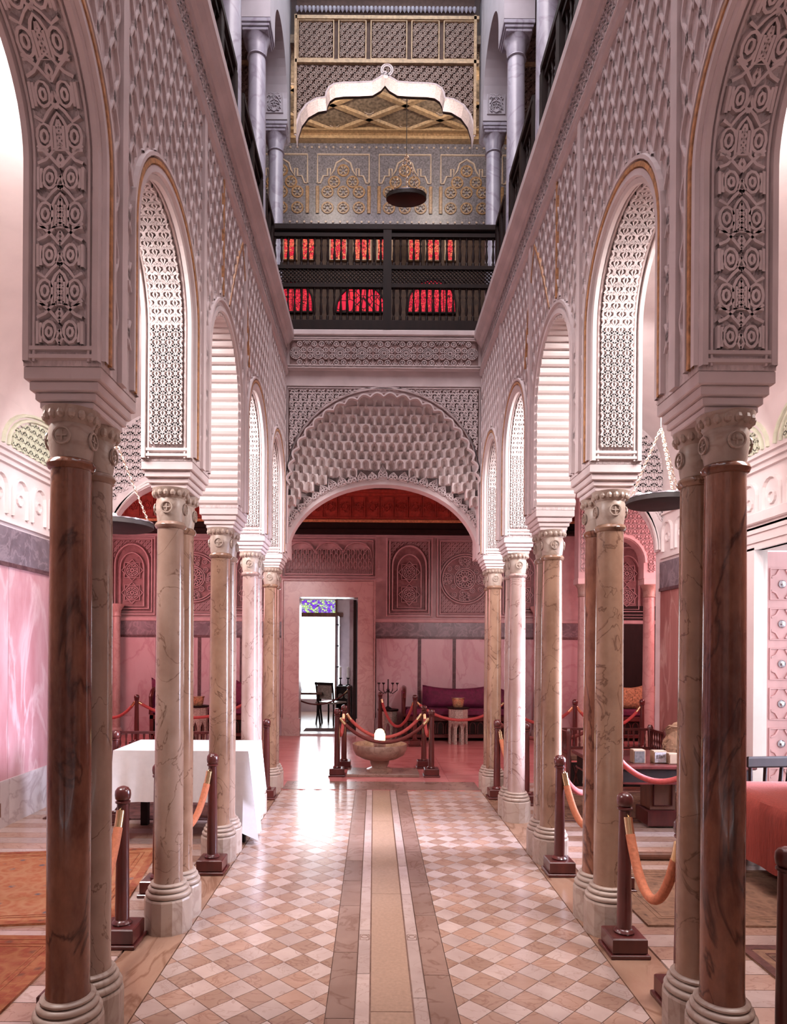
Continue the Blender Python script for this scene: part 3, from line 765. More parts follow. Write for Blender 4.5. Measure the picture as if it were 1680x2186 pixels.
# ---------------- side aisles: walls, vaults, end arches
def aisle(sx, nm):
    X = sx * XO
    ops = [(4.85, 5.98, 0, 0, 0)]
    w = MB()
    if sx > 0:
        w.box(X, X + .3, -1.5, 4.85, 0, 3.75); w.box(X, X + .3, 6.5, 7.95, 0, 3.75); w.box(X, X + .1, 5.98, 6.5, 0, 3.75); w.box(X, X + .3, 4.85, 5.98, 2.44, 3.75)
    else: w.box(X, X - .3, -1.5, 7.95, 0, 3.75)
    w = struct(w.build('wall_' + nm, 'plaster_white'), nm + ' aisle wall with marble dado and carved plaster above')
    segs = [(1.8, 7.94)] if sx < 0 else [(1.8, 4.62), (6.20, 7.94)]
    for a, b in segs:
        y = a
        while y < b - .1:
            e = min(b, y + 1.02)
            MB().box(X, X - sx * .02, y + .002, e - .002, .40, 2.26).build('marble_slab', 'dado_pink' if sx < 0 else 'dado_red', w)
            MB().box(X, X - sx * .035, y + .002, e - .002, 0, .40).build('base_slab', 'dado_white', w)
            y = e
        MB().box(X, X - sx * .03, a, b, 2.262, 2.58).build('dark_band', 'dado_dark', w)
        MB().box(X, X - sx * .04, a, b, 2.24, 2.275).build('band_fillet', 'dado_strip', w)
    fc = YZ(X, -sx)
    g = MB()
    for z in (2.63, 3.14, 3.20, 3.26): g.ribbon([(1.8, z), (7.94, z)], .03, .03, fc)
    y = 2.0
    while y < 7.8:
        g.ribbon([(y - .12, 2.70), (y - .12, 2.92)] + arcp(y, 2.92, .12, pi, 0, 8) + [(y + .12, 2.70)], .03, .03, fc)
        g.ribbon(circ(y, 2.86, .05, 10), .02, .02, fc); y += .34
    g.build('blind_arcade', 'plaster_white', w)
    l = MB()
    for c in (3.2, 4.9, 6.6):
        for r in (.80, .72): l.ribbon([(c - r, 3.3)] + arcp(c, 3.3, r, pi, 0, 16, r * .52) + [(c + r, 3.3)], .03, .025, fc)
        l.ribbons(clip(interlace(c - .68, c + .68, 3.3, 3.66, .11), lambda y, z: math.hypot((y - c) / .68, (z - 3.3) / .35) < 1), .02, .02, fc)
    l.build('lunette_carving', 'plaster_green', w)
    if nm == 'left':
        MB().box(X + .035, X + .042, 5.66, 5.74, .10, .22).build('socket_plate', 'wood_brown', w)
    # vault
    v = MB(); n = 24; c = sx * (XA + XO) / 2; a = (XO - XA) / 2
    ring = [(c - a * cos(pi * i / n), 3.7 + .68 * sin(pi * i / n)) for i in range(n + 1)]
    v.add([(x, -1.5, z) for x, z in ring] + [(x, 8.1, z) for x, z in ring], [(i, i + 1, n + 2 + i, n + 1 + i) for i in range(n)])
    v = struct(v.build('ceiling_aisle_' + nm, 'plaster_white', smooth=True), 'plain plaster barrel vault over the ' + nm + ' aisle')
    # end wall with arch to the hall
    e = MB(); x0, x1 = sorted((sx * XA, sx * XO))
    arch_wall(e, x0, x1, 2.72, 4.45, 7.95, 8.12, [(x0 + .02, x1 - .02, 2.72, 2.72, .80)], lambda s, z, t: (s, t, z))
    e = struct(e.build('wall_aisle_end_' + nm, 'plaster'), 'carved lunette wall with an arch at the end of the ' + nm + ' aisle')
    fe = XZ(7.95); cx = (x0 + x1) / 2; hw = (x1 - x0) / 2
    MB().ribbons(clip(interlace(x0, x1, 2.8, 4.36, .13), lambda x, z: math.hypot((x - cx) / (hw - .04), (z - 2.72) / .90) > 1.05 and math.hypot((x - cx) / (hw - .02), (z - 3.7) / .64) < 1 or (z < 3.7 and math.hypot((x - cx) / hw, (z - 2.72) / .90) > 1.05)), .024, .024, fe).build('lunette_carving', 'plaster', e)
    MB().ribbons([[(cx - (hw - .04) * s * cos(pi * i / 30), 2.73 + .80 * s2 * sin(pi * i / 30)) for i in range(31)] for s, s2 in ((1.0, 1.03), (.98, 1.085))], .035, .03, fe).build('arch_moulding', 'plaster_white', e)
    return w
wl = aisle(-1, 'left'); wr = aisle(1, 'right')

# side door on the right
d1 = MB(); Xd = XO - .03
d1.box(Xd, XO + .05, 5.96, 6.18, 0, 2.46); d1.box(Xd, XO + .05, 4.65, 4.87, 0, 2.46); d1.box(Xd, XO + .05, 4.65, 6.18, 2.44, 2.68)
d1 = struct(d1.build('door_1', 'plaster_white'), 'tall side doorway with a pale stone surround in the right aisle')
MB().box(XO - .06, XO + .02, 4.60, 6.23, 2.66, 2.76, .012).build('lintel_cornice', 'plaster_white', d1)
for z in (2.50, 2.58): MB().box(XO - .042, XO - .02, 4.66, 6.17, z, z + .02).build('lintel_fillet', 'plaster_white', d1)
lf = MB().box(3.44, 4.40, 6.20, 6.25, 0.02, 2.46).build('door_leaf', 'door_pink', d1)
for r in range(6):
    z0 = .20 + r * .365
    for cxx in range(3):
        x0 = 3.53 + cxx * .29; x1 = x0 + .22; fd = XZ(6.20)
        pn = MB().ribbons([[(x0, z0), (x1, z0), (x1, z0 + .28), (x0, z0 + .28), (x0, z0)], [(x0 + .01, z0 + .08), (x0 + .05, z0 + .06), (x0 + .08, z0 + .01)], [(x1 - .01, z0 + .08), (x1 - .05, z0 + .06), (x1 - .08, z0 + .01)], [(x0 + .01, z0 + .20), (x0 + .05, z0 + .22), (x0 + .08, z0 + .27)], [(x1 - .01, z0 + .20), (x1 - .05, z0 + .22), (x1 - .08, z0 + .27)]], .018, .014, fd).build('door_panel', 'door_pink', lf)
        s_ = MB().lathe([(.034, 0), (.036, .008), (.026, .02), (.012, .028)], 12).build('door_stud', 'steel', lf)
        s_.location = ((x0 + x1) / 2, 6.198, z0 + .14); s_.rotation_euler = (pi / 2, 0, 0)
MB().box(3.762, 3.782, 6.165, 6.198, .5, 1.72).build('door_bolt', 'wood_dark', lf)
for k in range(8): MB().box(3.74, 3.80, 6.170, 6.198, .55 + k * .16, .575 + k * .16).build('bolt_staple', 'wood_dark', lf)
struct(MB().box(3.38, 6.0, 4.0, 7.9, -.12, -.01).build('floor_terrace', 'dado_white'), 'pale terrace floor outside the right side door')

# ---------------- cross hall
YH = 12.1
hw_ = MB()
hw_.box(-5.6, -1.44, YH, YH + .3, 0, 4.5); hw_.box(-.36, 6.0, YH, YH + .3, 0, 4.5); hw_.box(-1.44, -.36, YH, YH + .3, 2.47, 4.5)
hw_ = struct(hw_.build('wall_back', 'plaster_rose'), 'back wall of the cross hall with carved panels above a marble dado')
fh = lambda x, z, h: (x, YH - 2.0 * h, z)
def frame(cx, w, z0, z1):
    return [[(cx - w / 2 + d, z0 + d), (cx + w / 2 - d, z0 + d), (cx + w / 2 - d, z1 - d), (cx - w / 2 + d, z1 - d), (cx - w / 2 + d, z0 + d)] for d in (0, .05)]
def arch_panel(cx):
    o = MB(); o.ribbons(frame(cx, .80, 2.13, 3.52), .028, .03, fh)
    o.ribbons([[(cx - .30, 2.24)] + arcp(cx, 3.02, .30, pi, 0, 14, .36) + [(cx + .30, 2.24), (cx - .30, 2.24)]], .03, .035, fh)
    o.ribbons([[(cx - .21, 2.28)] + arcp(cx, 2.96, .21, pi, 0, 12, .27) + [(cx + .21, 2.28), (cx - .21, 2.28)]], .02, .03, fh)
    for z in (2.52, 2.92):
        o.ribbons(rosette(cx, z, .10, 10) + [circ(cx, z, .13, 16), star(cx, z, .19, 8, .76)], .014, .022, fh)
    o.ribbons(clip(starfield(cx - .36, cx + .36, 2.2, 3.46, .09), lambda x, z: z > 3.02 and math.hypot((x - cx) / .34, (z - 3.02) / .40) > 1), .010, .014, fh)
    MB().box(cx - .34, cx + .34, YH - .004, YH, 2.19, 3.46).build('panel_ground_shade', 'ground_shade_plum', hw_)  # dark sheet paints in shade behind the arched relief
    return o.build('carved_panel', 'plaster_rose', hw_)
def circle_panel(cx):
    o = MB(); o.ribbons(frame(cx, .98, 2.13, 3.52), .028, .03, fh); cz = 2.80
    o.ribbons([circ(cx, cz, .44, 32), circ(cx, cz, .40, 32)] + rosette(cx, cz, .16, 14) + [circ(cx, cz, .19, 20)], .018, .026, fh)
    for q in range(4):
        a = q * pi / 2; o.ribbons(clip(rosette(cx + .33 * cos(a), cz + .33 * sin(a), .10, 10), lambda x, z: math.hypot(x - cx, z - cz) < .40), .013, .02, fh)
    for q in range(16):
        a = (q + .5) * pi / 8; r = .245 if q % 2 else .335
        o.ribbons([circ(cx + r * cos(a), cz + r * sin(a), .042, 9), circ(cx + r * cos(a), cz + r * sin(a), .018, 6)], .014, .02, fh)
    o.ribbons(clip(starfield(cx - .42, cx + .42, 2.2, 3.46, .08), lambda x, z: math.hypot(x - cx, z - cz) > .47), .010, .012, fh)
    MB().box(cx - .43, cx + .43, YH - .004, YH, 2.19, 3.46).build('panel_ground_shade', 'ground_shade_plum', hw_)  # painted recess shade behind the circular relief
    return o.build('carved_panel', 'plaster_rose', hw_)
for cx in (.53, -2.33, -4.40, 2.55, 4.4): arch_panel(cx)
for cx in (1.52, -3.30): circle_panel(cx)
# stalactite valance over the door
va = MB(); va.ribbons(frame(-.90, 1.66, 2.82, 3.52), .028, .03, fh)
va.ribbons([arcp(-.90 + k * .5, 3.22, .25, pi, 0, 10, .22) for k in (-1, 0, 1)], .024, .03, fh)
for r_ in range(5):
    for k in range(-9, 10):
        x = -.90 + (k + (.5 if r_ % 2 else 0)) * .085; zz = 3.28 - r_ * .07
        if abs(x + .9) < .74: va.ribbon([(x - .03, zz - .05)] + arcp(x, zz, .03, pi, 0, 4) + [(x + .03, zz - .05)], .014, .03 - r_ * .004, fh)
va.ribbons(clip(interlace(-1.7, -.1, 2.85, 2.98, .07), lambda x, z: True), .012, .014, fh)
va.build('stalactite_valance', 'plaster_rose', hw_)
# dado
xs = [-5.6, -4.7, -3.95, -3.2, -2.45, -1.72]; xs2 = [-.08, .72, 1.34, 2.1, 2.85, 3.6, 4.35, 5.1, 5.9]
for L in (xs, xs2):
    for a, b in zip(L, L[1:]):
        MB().box(a + .03, b - .03, YH - .02, YH, .32, 1.735).build('dado_slab', 'dado_lilac', hw_)
    for a in L: MB().box(a - .03, a + .03, YH - .026, YH, .32, 1.735).build('dado_strip', 'dado_strip', hw_)
    MB().box(L[0], L[-1], YH - .03, YH, 1.735, 2.02).build('dado_band', 'dado_dark', hw_)
    MB().box(L[0], L[-1], YH - .036, YH - .0, 1.735, 1.775).build('dado_fillet', 'dado_strip', hw_)
    MB().box(L[0], L[-1], YH - .05, YH, 2.02, 2.085, .01).build('dado_rail', 'plaster_rose', hw_)
    MB().box(L[0], L[-1], YH - .045, YH, 0, .32).build('base_slab', 'dado_lilac', hw_)
MB().box(-1.80, -1.77, YH - .045, YH - .02, 1.28, 1.34).build('light_switch', 'wood_brown', hw_)
# door surround
d2 = MB(); d2.box(-1.70, -1.42, YH - .07, YH + .3, 0, 2.46); d2.box(-.38, -.10, YH - .07, YH + .3, 0, 2.46); d2.box(-1.70, -.10, YH - .07, YH + .3, 2.46, 2.74)
d2 = struct(d2.build('door_2', 'col_hall'), 'open doorway with a veined rose marble surround in the hall back wall')
for x in (-1.72, -.40): MB().box(x, x + .32, YH - .09, YH + .02, 0, .30).build('door_plinth', 'col_hall', d2)
MB().ribbons([[(-1.72, .3), (-1.72, 2.76), (-.08, 2.76), (-.08, .3)]], .03, .02, XZ(YH - .07)).build('door_moulding', 'col_hall', d2)
MB().box(-1.42, -.38, YH - .02, YH + .30, 0.0, .03).build('door_sill', 'dado_white', d2)
# ajar inner leaf
lf2 = MB().box(-.47, -.42, YH + .30, YH + 1.2, .03, 2.44).build('door_leaf', 'wood_dark', d2)
# timber frieze and ceiling
c1 = struct(MB().box(-5.6, 6.0, 8.0, 12.4, 4.45, 4.55).build('ceiling_hall', 'wood_dark'), 'dark red painted timber ceiling of the cross hall')
fz = MB().box(-5.6, 6.0, YH - .10, YH, 3.83, 4.30).build('painted_frieze', 'wood_ceil', c1)
for k in range(46):
    x = -5.5 + k * .25
    if x > 5.8: break
    MB().ribbons([[(x + .015, 3.88), (x + .235, 3.88), (x + .235, 4.24), (x + .015, 4.24), (x + .015, 3.88)], star(x + .125, 4.06, .09, 8, .7), circ(x + .125, 4.06, .04, 8)], .014, .016, XZ(YH - .10)).build('frieze_panel', 'wood_ceil', c1)
for z0, z1, d, mt in ((3.78, 3.83, .16, 'gilt'), (3.66, 3.78, .13, 'wood_dark'), (3.58, 3.66, .18, 'wood_dark'), (4.30, 4.36, .20, 'wood_ceil'), (4.36, 4.45, .14, 'wood_dark')):
    MB().box(-5.6, 6.0, YH - d, YH, z0, z1, .01).build('timber_moulding', mt, c1)
for k in range(8): MB().box(-5.4, 5.9, 8.4 + k * .46, 8.52 + k * .46, 4.33, 4.45).build('ceiling_beam', 'wood_ceil', c1)
# hall end walls and wall over the arcade
he = MB(); he.box(-5.7, -5.6, 7.9, 12.4, 0, 4.5)
struct(he.build('wall_hall_left', 'plaster_rose'), 'left end wall of the cross hall')
he = MB(); he.box(6.0, 6.1, 7.9, 12.4, 0, 4.5)
struct(he.build('wall_hall_right', 'plaster_rose'), 'right end wall of the cross hall')
hf = MB(); hf.box(-5.6, -XO, 7.95, 8.12, 0, 4.5); hf.box(XO, 6.0, 7.95, 8.12, 0, 4.5); hf.box(-XA, -1.08, 7.75, 8.1, 2.6, 4.5); hf.box(1.08, XA, 7.75, 8.1, 2.6, 4.5); hf.box(-XA, XA, YB + .53, 8.1, 3.5, 4.9)
struct(hf.build('wall_hall_front', 'plaster'), 'near wall of the cross hall beside the arches')
# hall arcade on the right
ha = MB(); arch_wall(ha, 3.16, 6.0, 2.70, 4.45, 10.8, 11.02, [(3.42, 4.20, 2.70, 2.95, .40), (4.46, 5.24, 2.70, 2.95, .40)], lambda s, z, t: (s, t, z))
ha = struct(ha.build('wall_hall_arcade', 'plaster'), 'small plaster arcade at the right of the cross hall')
fa = XZ(10.8)
MB().ribbons([[(c - .42 * cos(pi * i / 16), 2.95 + .43 * sin(pi * i / 16)) for i in range(17)] for c in (3.81, 4.85)], .05, .03, fa).build('arch_moulding', 'plaster_white', ha)
MB().ribbons(clip(interlace(3.2, 5.9, 2.8, 4.4, .13), lambda x, z: all(math.hypot((x - c) / .46, (z - 2.95) / .47) > 1 and not (abs(x - c) < .46 and z < 2.95) for c in (3.81, 4.85))), .02, .02, fa).build('spandrel_carving', 'plaster', ha)
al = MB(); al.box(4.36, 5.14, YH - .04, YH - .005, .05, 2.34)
al.build('alcove_shade_sheet', 'wood_dark', hw_)  # flat dark board painted in for the alcove's shaded depth
for i, (x, y, lab) in enumerate(((3.28, 10.91, 'pale pink marble column carrying the small hall arcade, left of the two'), (4.33, 10.91, 'pale pink marble column of the small hall arcade in front of the dark alcove'))):
    t = thing('hall_column', lab, 'column', (x, y, 0), 0, 'columns of the hall arcade')
    MB().lathe([(.15, 0), (.15, .12), (.13, .14), (.12, .18), (.098, .20)], 20).build('base', 'col_base', t, True)
    MB().lathe([(.095, .20), (.09, 1.2), (.085, 2.40)], 24).build('shaft', 'col_hall', t, True)
    MB().lathe([(.085, 2.40), (.10, 2.41), (.088, 2.43), (.10, 2.54), (.135, 2.60)], 20).build('capital', 'col_base', t, True)
    MB().box(-.13, .13, -.13, .13, 2.60, 2.70, .01).build('impost', 'plaster_white', t)
for x, lab in ((-4.62, 'slender pink column against the hall wall at the far left'), (2.78, 'slender pink column against the hall wall between the right columns')):
    t = thing('slender_column', lab, 'column', (x, YH - .17, 0), 0, 'slender hall columns')
    MB().lathe([(.10, 0), (.10, .1), (.075, .14)], 16).build('base', 'col_hall', t, True)
    MB().lathe([(.07, .14), (.065, 1.2), (.06, 2.08)], 20).build('shaft', 'col_hall', t, True)
    MB().lathe([(.06, 2.08), (.075, 2.10), (.065, 2.12), (.075, 2.20), (.12, 2.27), (.13, 2.31)], 16).build('capital', 'col_hall', t, True)

# ---------------- room beyond the door
fr_ = struct(MB().box(-3.5, 1.2, YH + .3, 17.0, -.12, .0).build('floor_far_room', 'strip_brown'), 'floor of the bright room beyond the doorway')
rw = MB(); YF = 16.7
rw.box(-3.5, -1.95, YF, YF + .2, 0, 3.4); rw.box(-1.02, 1.2, YF, YF + .2, 0, 3.4); rw.box(-1.95, -.86, YF, YF + .2, 2.33, 2.43); rw.box(-1.95, -.86, YF, YF + .2, 2.75, 3.4); rw.box(-1.95, -.86, YF, YF + .2, 0, .30)
rw.box(-3.6, -3.5, YH + .3, YF, 0, 3.4); rw.box(.9, 1.2, YH + .3, YF, 0, 3.4)
rw = struct(rw.build('wall_far_room', 'plaster'), 'walls of the bright room beyond the doorway')
struct(MB().box(-3.5, 1.2, YH + .3, 17, 3.4, 3.5).build('ceiling_far_room', 'plaster'), 'ceiling of the bright room beyond the doorway')
win = MB(); win.box(-1.97, -1.93, YF - .04, YF, .3, 2.75); win.box(-1.05, -1.0, YF - .05, YF, .3, 2.75); win.box(-1.95, -.86, YF - .04, YF, 2.33, 2.43)
win = struct(win.build('window_1', 'wood_brown'), 'tall bright window of the far room under a coloured glass light')
MB().box(-1.93, -1.05, YF + .06, YF + .07, 2.43, 2.75).build('coloured_pane', 'glass_multi', win)
gl, ntg, bg = nodes('clear_glass'); bg.inputs['Transmission Weight'].default_value = 1.0; bg.inputs['Roughness'].default_value = 0.0; bg.inputs['IOR'].default_value = 1.0; M['clear'] = gl
MB().box(-.98, -.94, 16.0, YF - .05, .32, 2.32).build('shutter', 'stone_blue', win)
for z in (.6, 1.1, 1.6, 2.1): MB().box(-.99, -.93, 16.0, YF - .05, z, z + .03).build('shutter_rail', 'wood_dark', win)
rw2 = MB(); rw2.box(-.62, -.40, 14.6, 14.9, 0, 2.6); rw2 = struct(rw2.build('trim_1', 'dado_lilac'), 'pale jamb inside the far room')
def simple_chair(loc, rz, label, group, hh=.86):
    t = thing('cane_chair', label, 'chair', loc, rz, group)
    for (x, y) in ((-.2, -.2), (.2, -.2), (-.2, .2), (.2, .2)):
        MB().tube([(x * 1.08, y * 1.1, 0), (x, y, .2), (x, y, .42)], .018, 8).build('leg', 'wood_dark', t)
    MB().box(-.23, .23, -.23, .23, .42, .46, .01).build('seat', 'inlay', t)
    for x in (-.2, .2): MB().tube([(x, .2, .46), (x, .22, .65), (x, .26, hh)], .018, 8).build('back_post', 'wood_dark', t)
    MB().box(-.22, .22, .245, .275, hh - .05, hh).build('top_rail', 'wood_dark', t)
    MB().box(-.18, .18, .225, .24, .52, hh - .05).build('back_panel', 'inlay', t)
    return t
simple_chair((-.97, 13.98, 0), 2.6, 'dark cane-backed chair beyond the doorway', None, .86)
t = thing('writing_table', 'dark table by the window beyond the doorway', 'table', (-1.55, 13.9, 0))
for (x, y) in ((-.4, -.25), (.35, -.25), (-.4, .25), (.35, .25)): MB().tube([(x * 1.1, y, 0), (x, y, .3), (x, y, .62)], .02, 8).build('leg', 'wood_dark', t)
MB().box(-.5, .42, -.32, .32, .62, .66, .008).build('table_top', 'wood_brown', t)
tag(MB().box(-1.86, -1.56, 13.7, 13.95, .66, .80, .02).build('papers_box', 'stone_blue', loc=(-1.7, 13.82, .66)), 'pale box on the dark table beyond the doorway', 'box')
t = thing('carved_cabinet', 'dark cabinet with two inlaid rosettes beyond the doorway', 'cabinet', (-.72, 14.45, 0))
MB().box(-.16, .16, -.2, .14, 0, .76, .01).build('body', 'wood_dark', t)
MB().ribbons(rosette(-.07, .55, .05, 8) + rosette(.07, .55, .05, 8), .008, .006, lambda x, z, h: (x, -.2 - h, z)).build('inlay_rosettes', 'inlay', t)
for x, lab in ((-.80, 'left of two white candles on the cabinet beyond the doorway'), (-.64, 'right of two white candles on the cabinet beyond the doorway')):
    t = thing('candle', lab, 'candle', (x, 14.42, .76), 0, 'candles on the cabinet')
    MB().lathe([(.05, 0), (.05, .02), (.015, .04), (.012, .14), (.035, .15), (.035, .17)], 12).build('candlestick', 'wood_dark', t)
    MB().lathe([(.024, .17), (.024, .40), (.006, .405)], 12).build('wax', 'candle', t)
tag(MB().box(-1.40, -.40, 12.55, 13.1, 0, .012).build('door_mat', 'carpet_dark', loc=(-.9, 12.8, 0)), 'dark mat just beyond the doorway', 'rug')

# ---------------- upper gallery
gal = MB()
for sx in (-1, 1): gal.box(sx * XA, sx * 3.5, -1.5, 9.6, 4.80, 5.0)
gal.box(-XA, XA, YB + .08, 9.6, 4.9, 5.0)
struct(gal.build('floor_gallery', 'strip_brown'), 'floor of the upper gallery')
for sx, nm in ((-1, 'left'), (1, 'right')):
    g = struct(MB().box(sx * 3.3, sx * 3.5, -1.5, 9.6, 5.0, 9.3).build('wall_gallery_' + nm, 'plaster'), nm + ' outer wall of the upper gallery')
UY = [2.98, 4.22, 5.47, 6.70, 7.98]
up_prof_shaft = MB().lathe([(.10, 5.18), (.093, 5.3), (.09, 6.4), (.084, 7.36)], 28).mesh('shaft', 'stone_blue', True)
up_base = MB().box(-.13, .13, -.13, .13, 5.0, 5.1, .006).lathe([(.125, 5.1), (.13, 5.12), (.115, 5.14), (.118, 5.16), (.1, 5.18)], 20).mesh('base', 'stone_blue', True)
up_cap = MB().lathe([(.084, 7.36), (.10, 7.37), (.086, 7.39), (.098, 7.46), (.10, 7.50), (.125, 7.55)], 24).mesh('capital', 'stone_blue', True)
imu = MB()
for d, z0, z1 in ((.125, 7.55, 7.58), (.138, 7.58, 7.61), (.15, 7.61, 7.65)): imu.box(-d, d, -d, d, z0, z1, .004)
up_imp = imu.mesh('impost', 'stone_blue')
XU = 1.28
for sx in (-1, 1):
    for k, y in enumerate(UY):
        t = thing('gallery_column', 'bluish white gallery column on the %s, %s' % ('left' if sx < 0 else 'right', ['nearest, out at the frame edge', 'second from the camera', 'third, cut by the railing', 'with its capital at the top of the picture', 'at the corner beside the scalloped arch'][k]), 'column', (sx * XU, y, 0), 0, 'upper gallery columns')
        for me, nm in ((up_base, 'base'), (up_prof_shaft, 'shaft'), (up_cap, 'capital'), (up_imp, 'impost')): inst(me, nm, t)
    w = MB(); arch_wall(w, 1.0, 8.13, 7.652, 9.3, sx * 1.13, sx * 1.43, [(UY[i] + .15, UY[i + 1] - .15, 7.652, 7.80, .48) for i in range(4)], lambda s, z, t: (t, s, z))
    w = struct(w.build('wall_upper_' + ('left' if sx < 0 else 'right'), 'upper_plaster'), 'upper %s wall carried on the gallery columns' % ('left' if sx < 0 else 'right'))
    # carved pier at the corner (faces the nave)
    fp = XZ(7.82)
    MB().box(sx * 1.13, sx * 1.43, 7.82, 7.83, 7.652, 9.3).build('pier_face', 'upper_plaster', w)
    pc = MB(); cx = sx * 1.28
    pc.ribbons([[(cx - .10, 7.72), (cx + .10, 7.72), (cx + .10, 9.25), (cx - .10, 9.25), (cx - .10, 7.72)]], .014, .014, fp)
    for q in range(8): pc.ribbons(arabesque(cx, 7.74 + q * .19, .17, .19), .012, .016, fp)
    pc.build('pier_carving', 'upper_plaster', w)
# screen with scalloped arch
half = [(1.05, 7.57), (1.04, 7.70), (1.00, 7.83), (.92, 7.94), (.80, 8.01), (.70, 8.025), (.69, 8.08), (.66, 8.14), (.60, 8.18), (.50, 8.195), (.30, 8.20), (.15, 8.21), (.10, 8.24), (.05, 8.27), (0, 8.33)]
cur = [(-x, z) for x, z in half] + [(x, z) for x, z in reversed(half[:-1])]
def screen(mb, y0, y1, z1):
    for a, b in zip(cur, cur[1:]):
        for y in (y0, y1):
            if abs(b[0] - a[0]) > 1e-6: mb.add([(a[0], y, a[1]), (b[0], y, b[1]), (b[0], y, z1), (a[0], y, z1)], [(0, 1, 2, 3)])
    return mb
YS = 8.0
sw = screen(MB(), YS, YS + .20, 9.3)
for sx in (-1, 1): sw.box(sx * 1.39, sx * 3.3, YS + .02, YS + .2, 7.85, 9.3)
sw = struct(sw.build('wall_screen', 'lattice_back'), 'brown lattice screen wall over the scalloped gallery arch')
so = MB()
for a, b in zip(cur, cur[1:]): so.add([(a[0], YS - .02, a[1]), (b[0], YS - .02, b[1]), (b[0], YS + .16, b[1]), (a[0], YS + .16, a[1])], [(0, 1, 2, 3)])
so.ribbons([[(x * 1.005, z + .012) for x, z in cur]], .03, .03, XZ(YS))
so.build('scalloped_soffit', 'plaster_fine', sw)
fs_ = XZ(YS)
def okS(x, z):
    for (a, b) in zip(cur, cur[1:]):
        if a[0] <= x <= b[0] and b[0] > a[0]:
            zz = a[1] + (b[1] - a[1]) * (x - a[0]) / (b[0] - a[0]); return z > zz + .03
    return abs(x) > 1.05
MB().ribbons(clip(starfield(-1.04, 1.04, 7.6, 8.42, .13), okS), .017, .020, fs_).build('star_lattice', 'lattice', sw)
MB().ribbons([circ(.02, 8.36, .07, 16), circ(.02, 8.36, .05, 12)], .02, .03, fs_).build('crown_boss', 'plaster_white', sw)
edges = [-1.06, -.58, -.20, .28, .66, 1.10]
for a, b in zip(edges, edges[1:]):
    p = MB().ribbons(clip(starfield(a + .04, b - .04, 8.50, 8.93, .12), lambda x, z: True), .015, .018, fs_).build('star_panel', 'lattice', sw)
    MB().ribbons([[(a + .03, 8.49), (b - .03, 8.49), (b - .03, 8.94), (a + .03, 8.94), (a + .03, 8.49)]], .022, .03, fs_).build('panel_frame', 'gold_wood', p)
for z in (8.455, 8.97): MB().box(-1.06, 1.10, YS - .04, YS, z - .02, z + .02).build('gilt_rail', 'gold_wood', sw)
for x in (-1.055, 1.055): MB().box(x - .015, x + .015, YS - .04, YS, 7.6, 9.0).build('gilt_stile', 'gold_wood', sw)
for k in range(44): MB().lathe([(.024, .06), (.02, .03), (.004, 0)], 6, (-1.04 + k * .0485, YS - .03, 9.03)).build('cresting_drop', 'stone_blue', sw)
for sx in (-1, 1):
    MB().ribbons(starfield(min(sx * 1.42, sx * 2.6), max(sx * 1.42, sx * 2.6), 7.9, 8.95, .12), .017, .02, XZ(YS + .02)).build('star_lattice', 'lattice', sw)
    MB().box(sx * 1.40, sx * 2.7, YS - .01, YS + .02, 8.43, 8.48).build('gilt_rail', 'gold_wood', sw)
# room behind: walls, tile, ceiling
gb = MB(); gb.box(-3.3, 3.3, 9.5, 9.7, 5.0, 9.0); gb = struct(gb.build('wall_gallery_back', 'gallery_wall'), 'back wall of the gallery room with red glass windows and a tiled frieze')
tb = MB().box(-3.0, 3.0, 9.46, 9.5, 7.42, 8.62).build('tile_field', 'tile_blue', gb)
ft = XZ(9.46)
tr = MB(); gd = MB(); dots = MB()
for k in range(-4, 4):
    cx = k * .86 + .02 + .28
    tr.ribbons([[(cx - .36, 7.62 + .42), (cx - .36, 8.44), (cx + .36, 8.44), (cx + .36, 7.62 + .42)],
                [(cx - .36, 8.04), (cx - .32, 8.04), (cx - .28, 8.14), (cx - .22, 8.14), (cx - .22, 8.24), (cx - .18, 8.24), (cx - .18, 8.14), (cx - .13, 8.22), (cx - .10, 8.32), (cx, 8.38), (cx + .10, 8.32), (cx + .13, 8.22), (cx + .18, 8.14), (cx + .18, 8.24), (cx + .22, 8.24), (cx + .22, 8.14), (cx + .28, 8.14), (cx + .32, 8.04), (cx + .36, 8.04)]], .028, .014, ft)
    for s in (-1, 1): gd.ribbons([[(cx + s * .36, 7.62), (cx + s * .36, 8.0)]], .05, .012, ft)
    for (dx, z) in [(d, zz) for zz in (7.70, 7.92) for d in (-.22, 0, .22)] + [(0, 8.22), (-.13, 8.06), (.13, 8.06)]:
        gd.ribbons([circ(cx + dx, z, .075, 12)], .03, .010, ft); tr.ribbons([circ(cx + dx, z, .035, 8), star(cx + dx, z, .06, 6, .5)], .018, .014, ft)
for k in range(58):
    for z in (7.50, 8.54): dots.lathe([(.016, 0), (.010, .012)], 8, (0, 0, 0)) if False else dots.prism(circ(-2.9 + k * .10, z, .015, 8)[:-1], 0, .012, ft)
tr.build('cream_tracery', 'tile_cream', tb); gd.build('ochre_rosettes', 'tile_gold', tb); dots.build('dot_border', 'tile_cream', tb)
for z0, z1, d, mt in ((8.60, 8.64, .10, 'gold_wood'), (8.64, 8.70, .06, 'tile_gold'), (8.70, 8.74, .12, 'gold_wood')):
    MB().box(-3.2, 3.2, 9.46 - d, 9.46, z0, z1).build('cove_moulding', mt, gb)
gc = struct(MB().box(-3.3, 3.3, 8.05, 9.5, 8.74, 8.84).build('ceiling_gallery', 'ceil_field'), 'painted gallery ceiling divided into lozenges')
fcg = lambda x, y, h: (x, y, 8.74 - h)
lz = [];
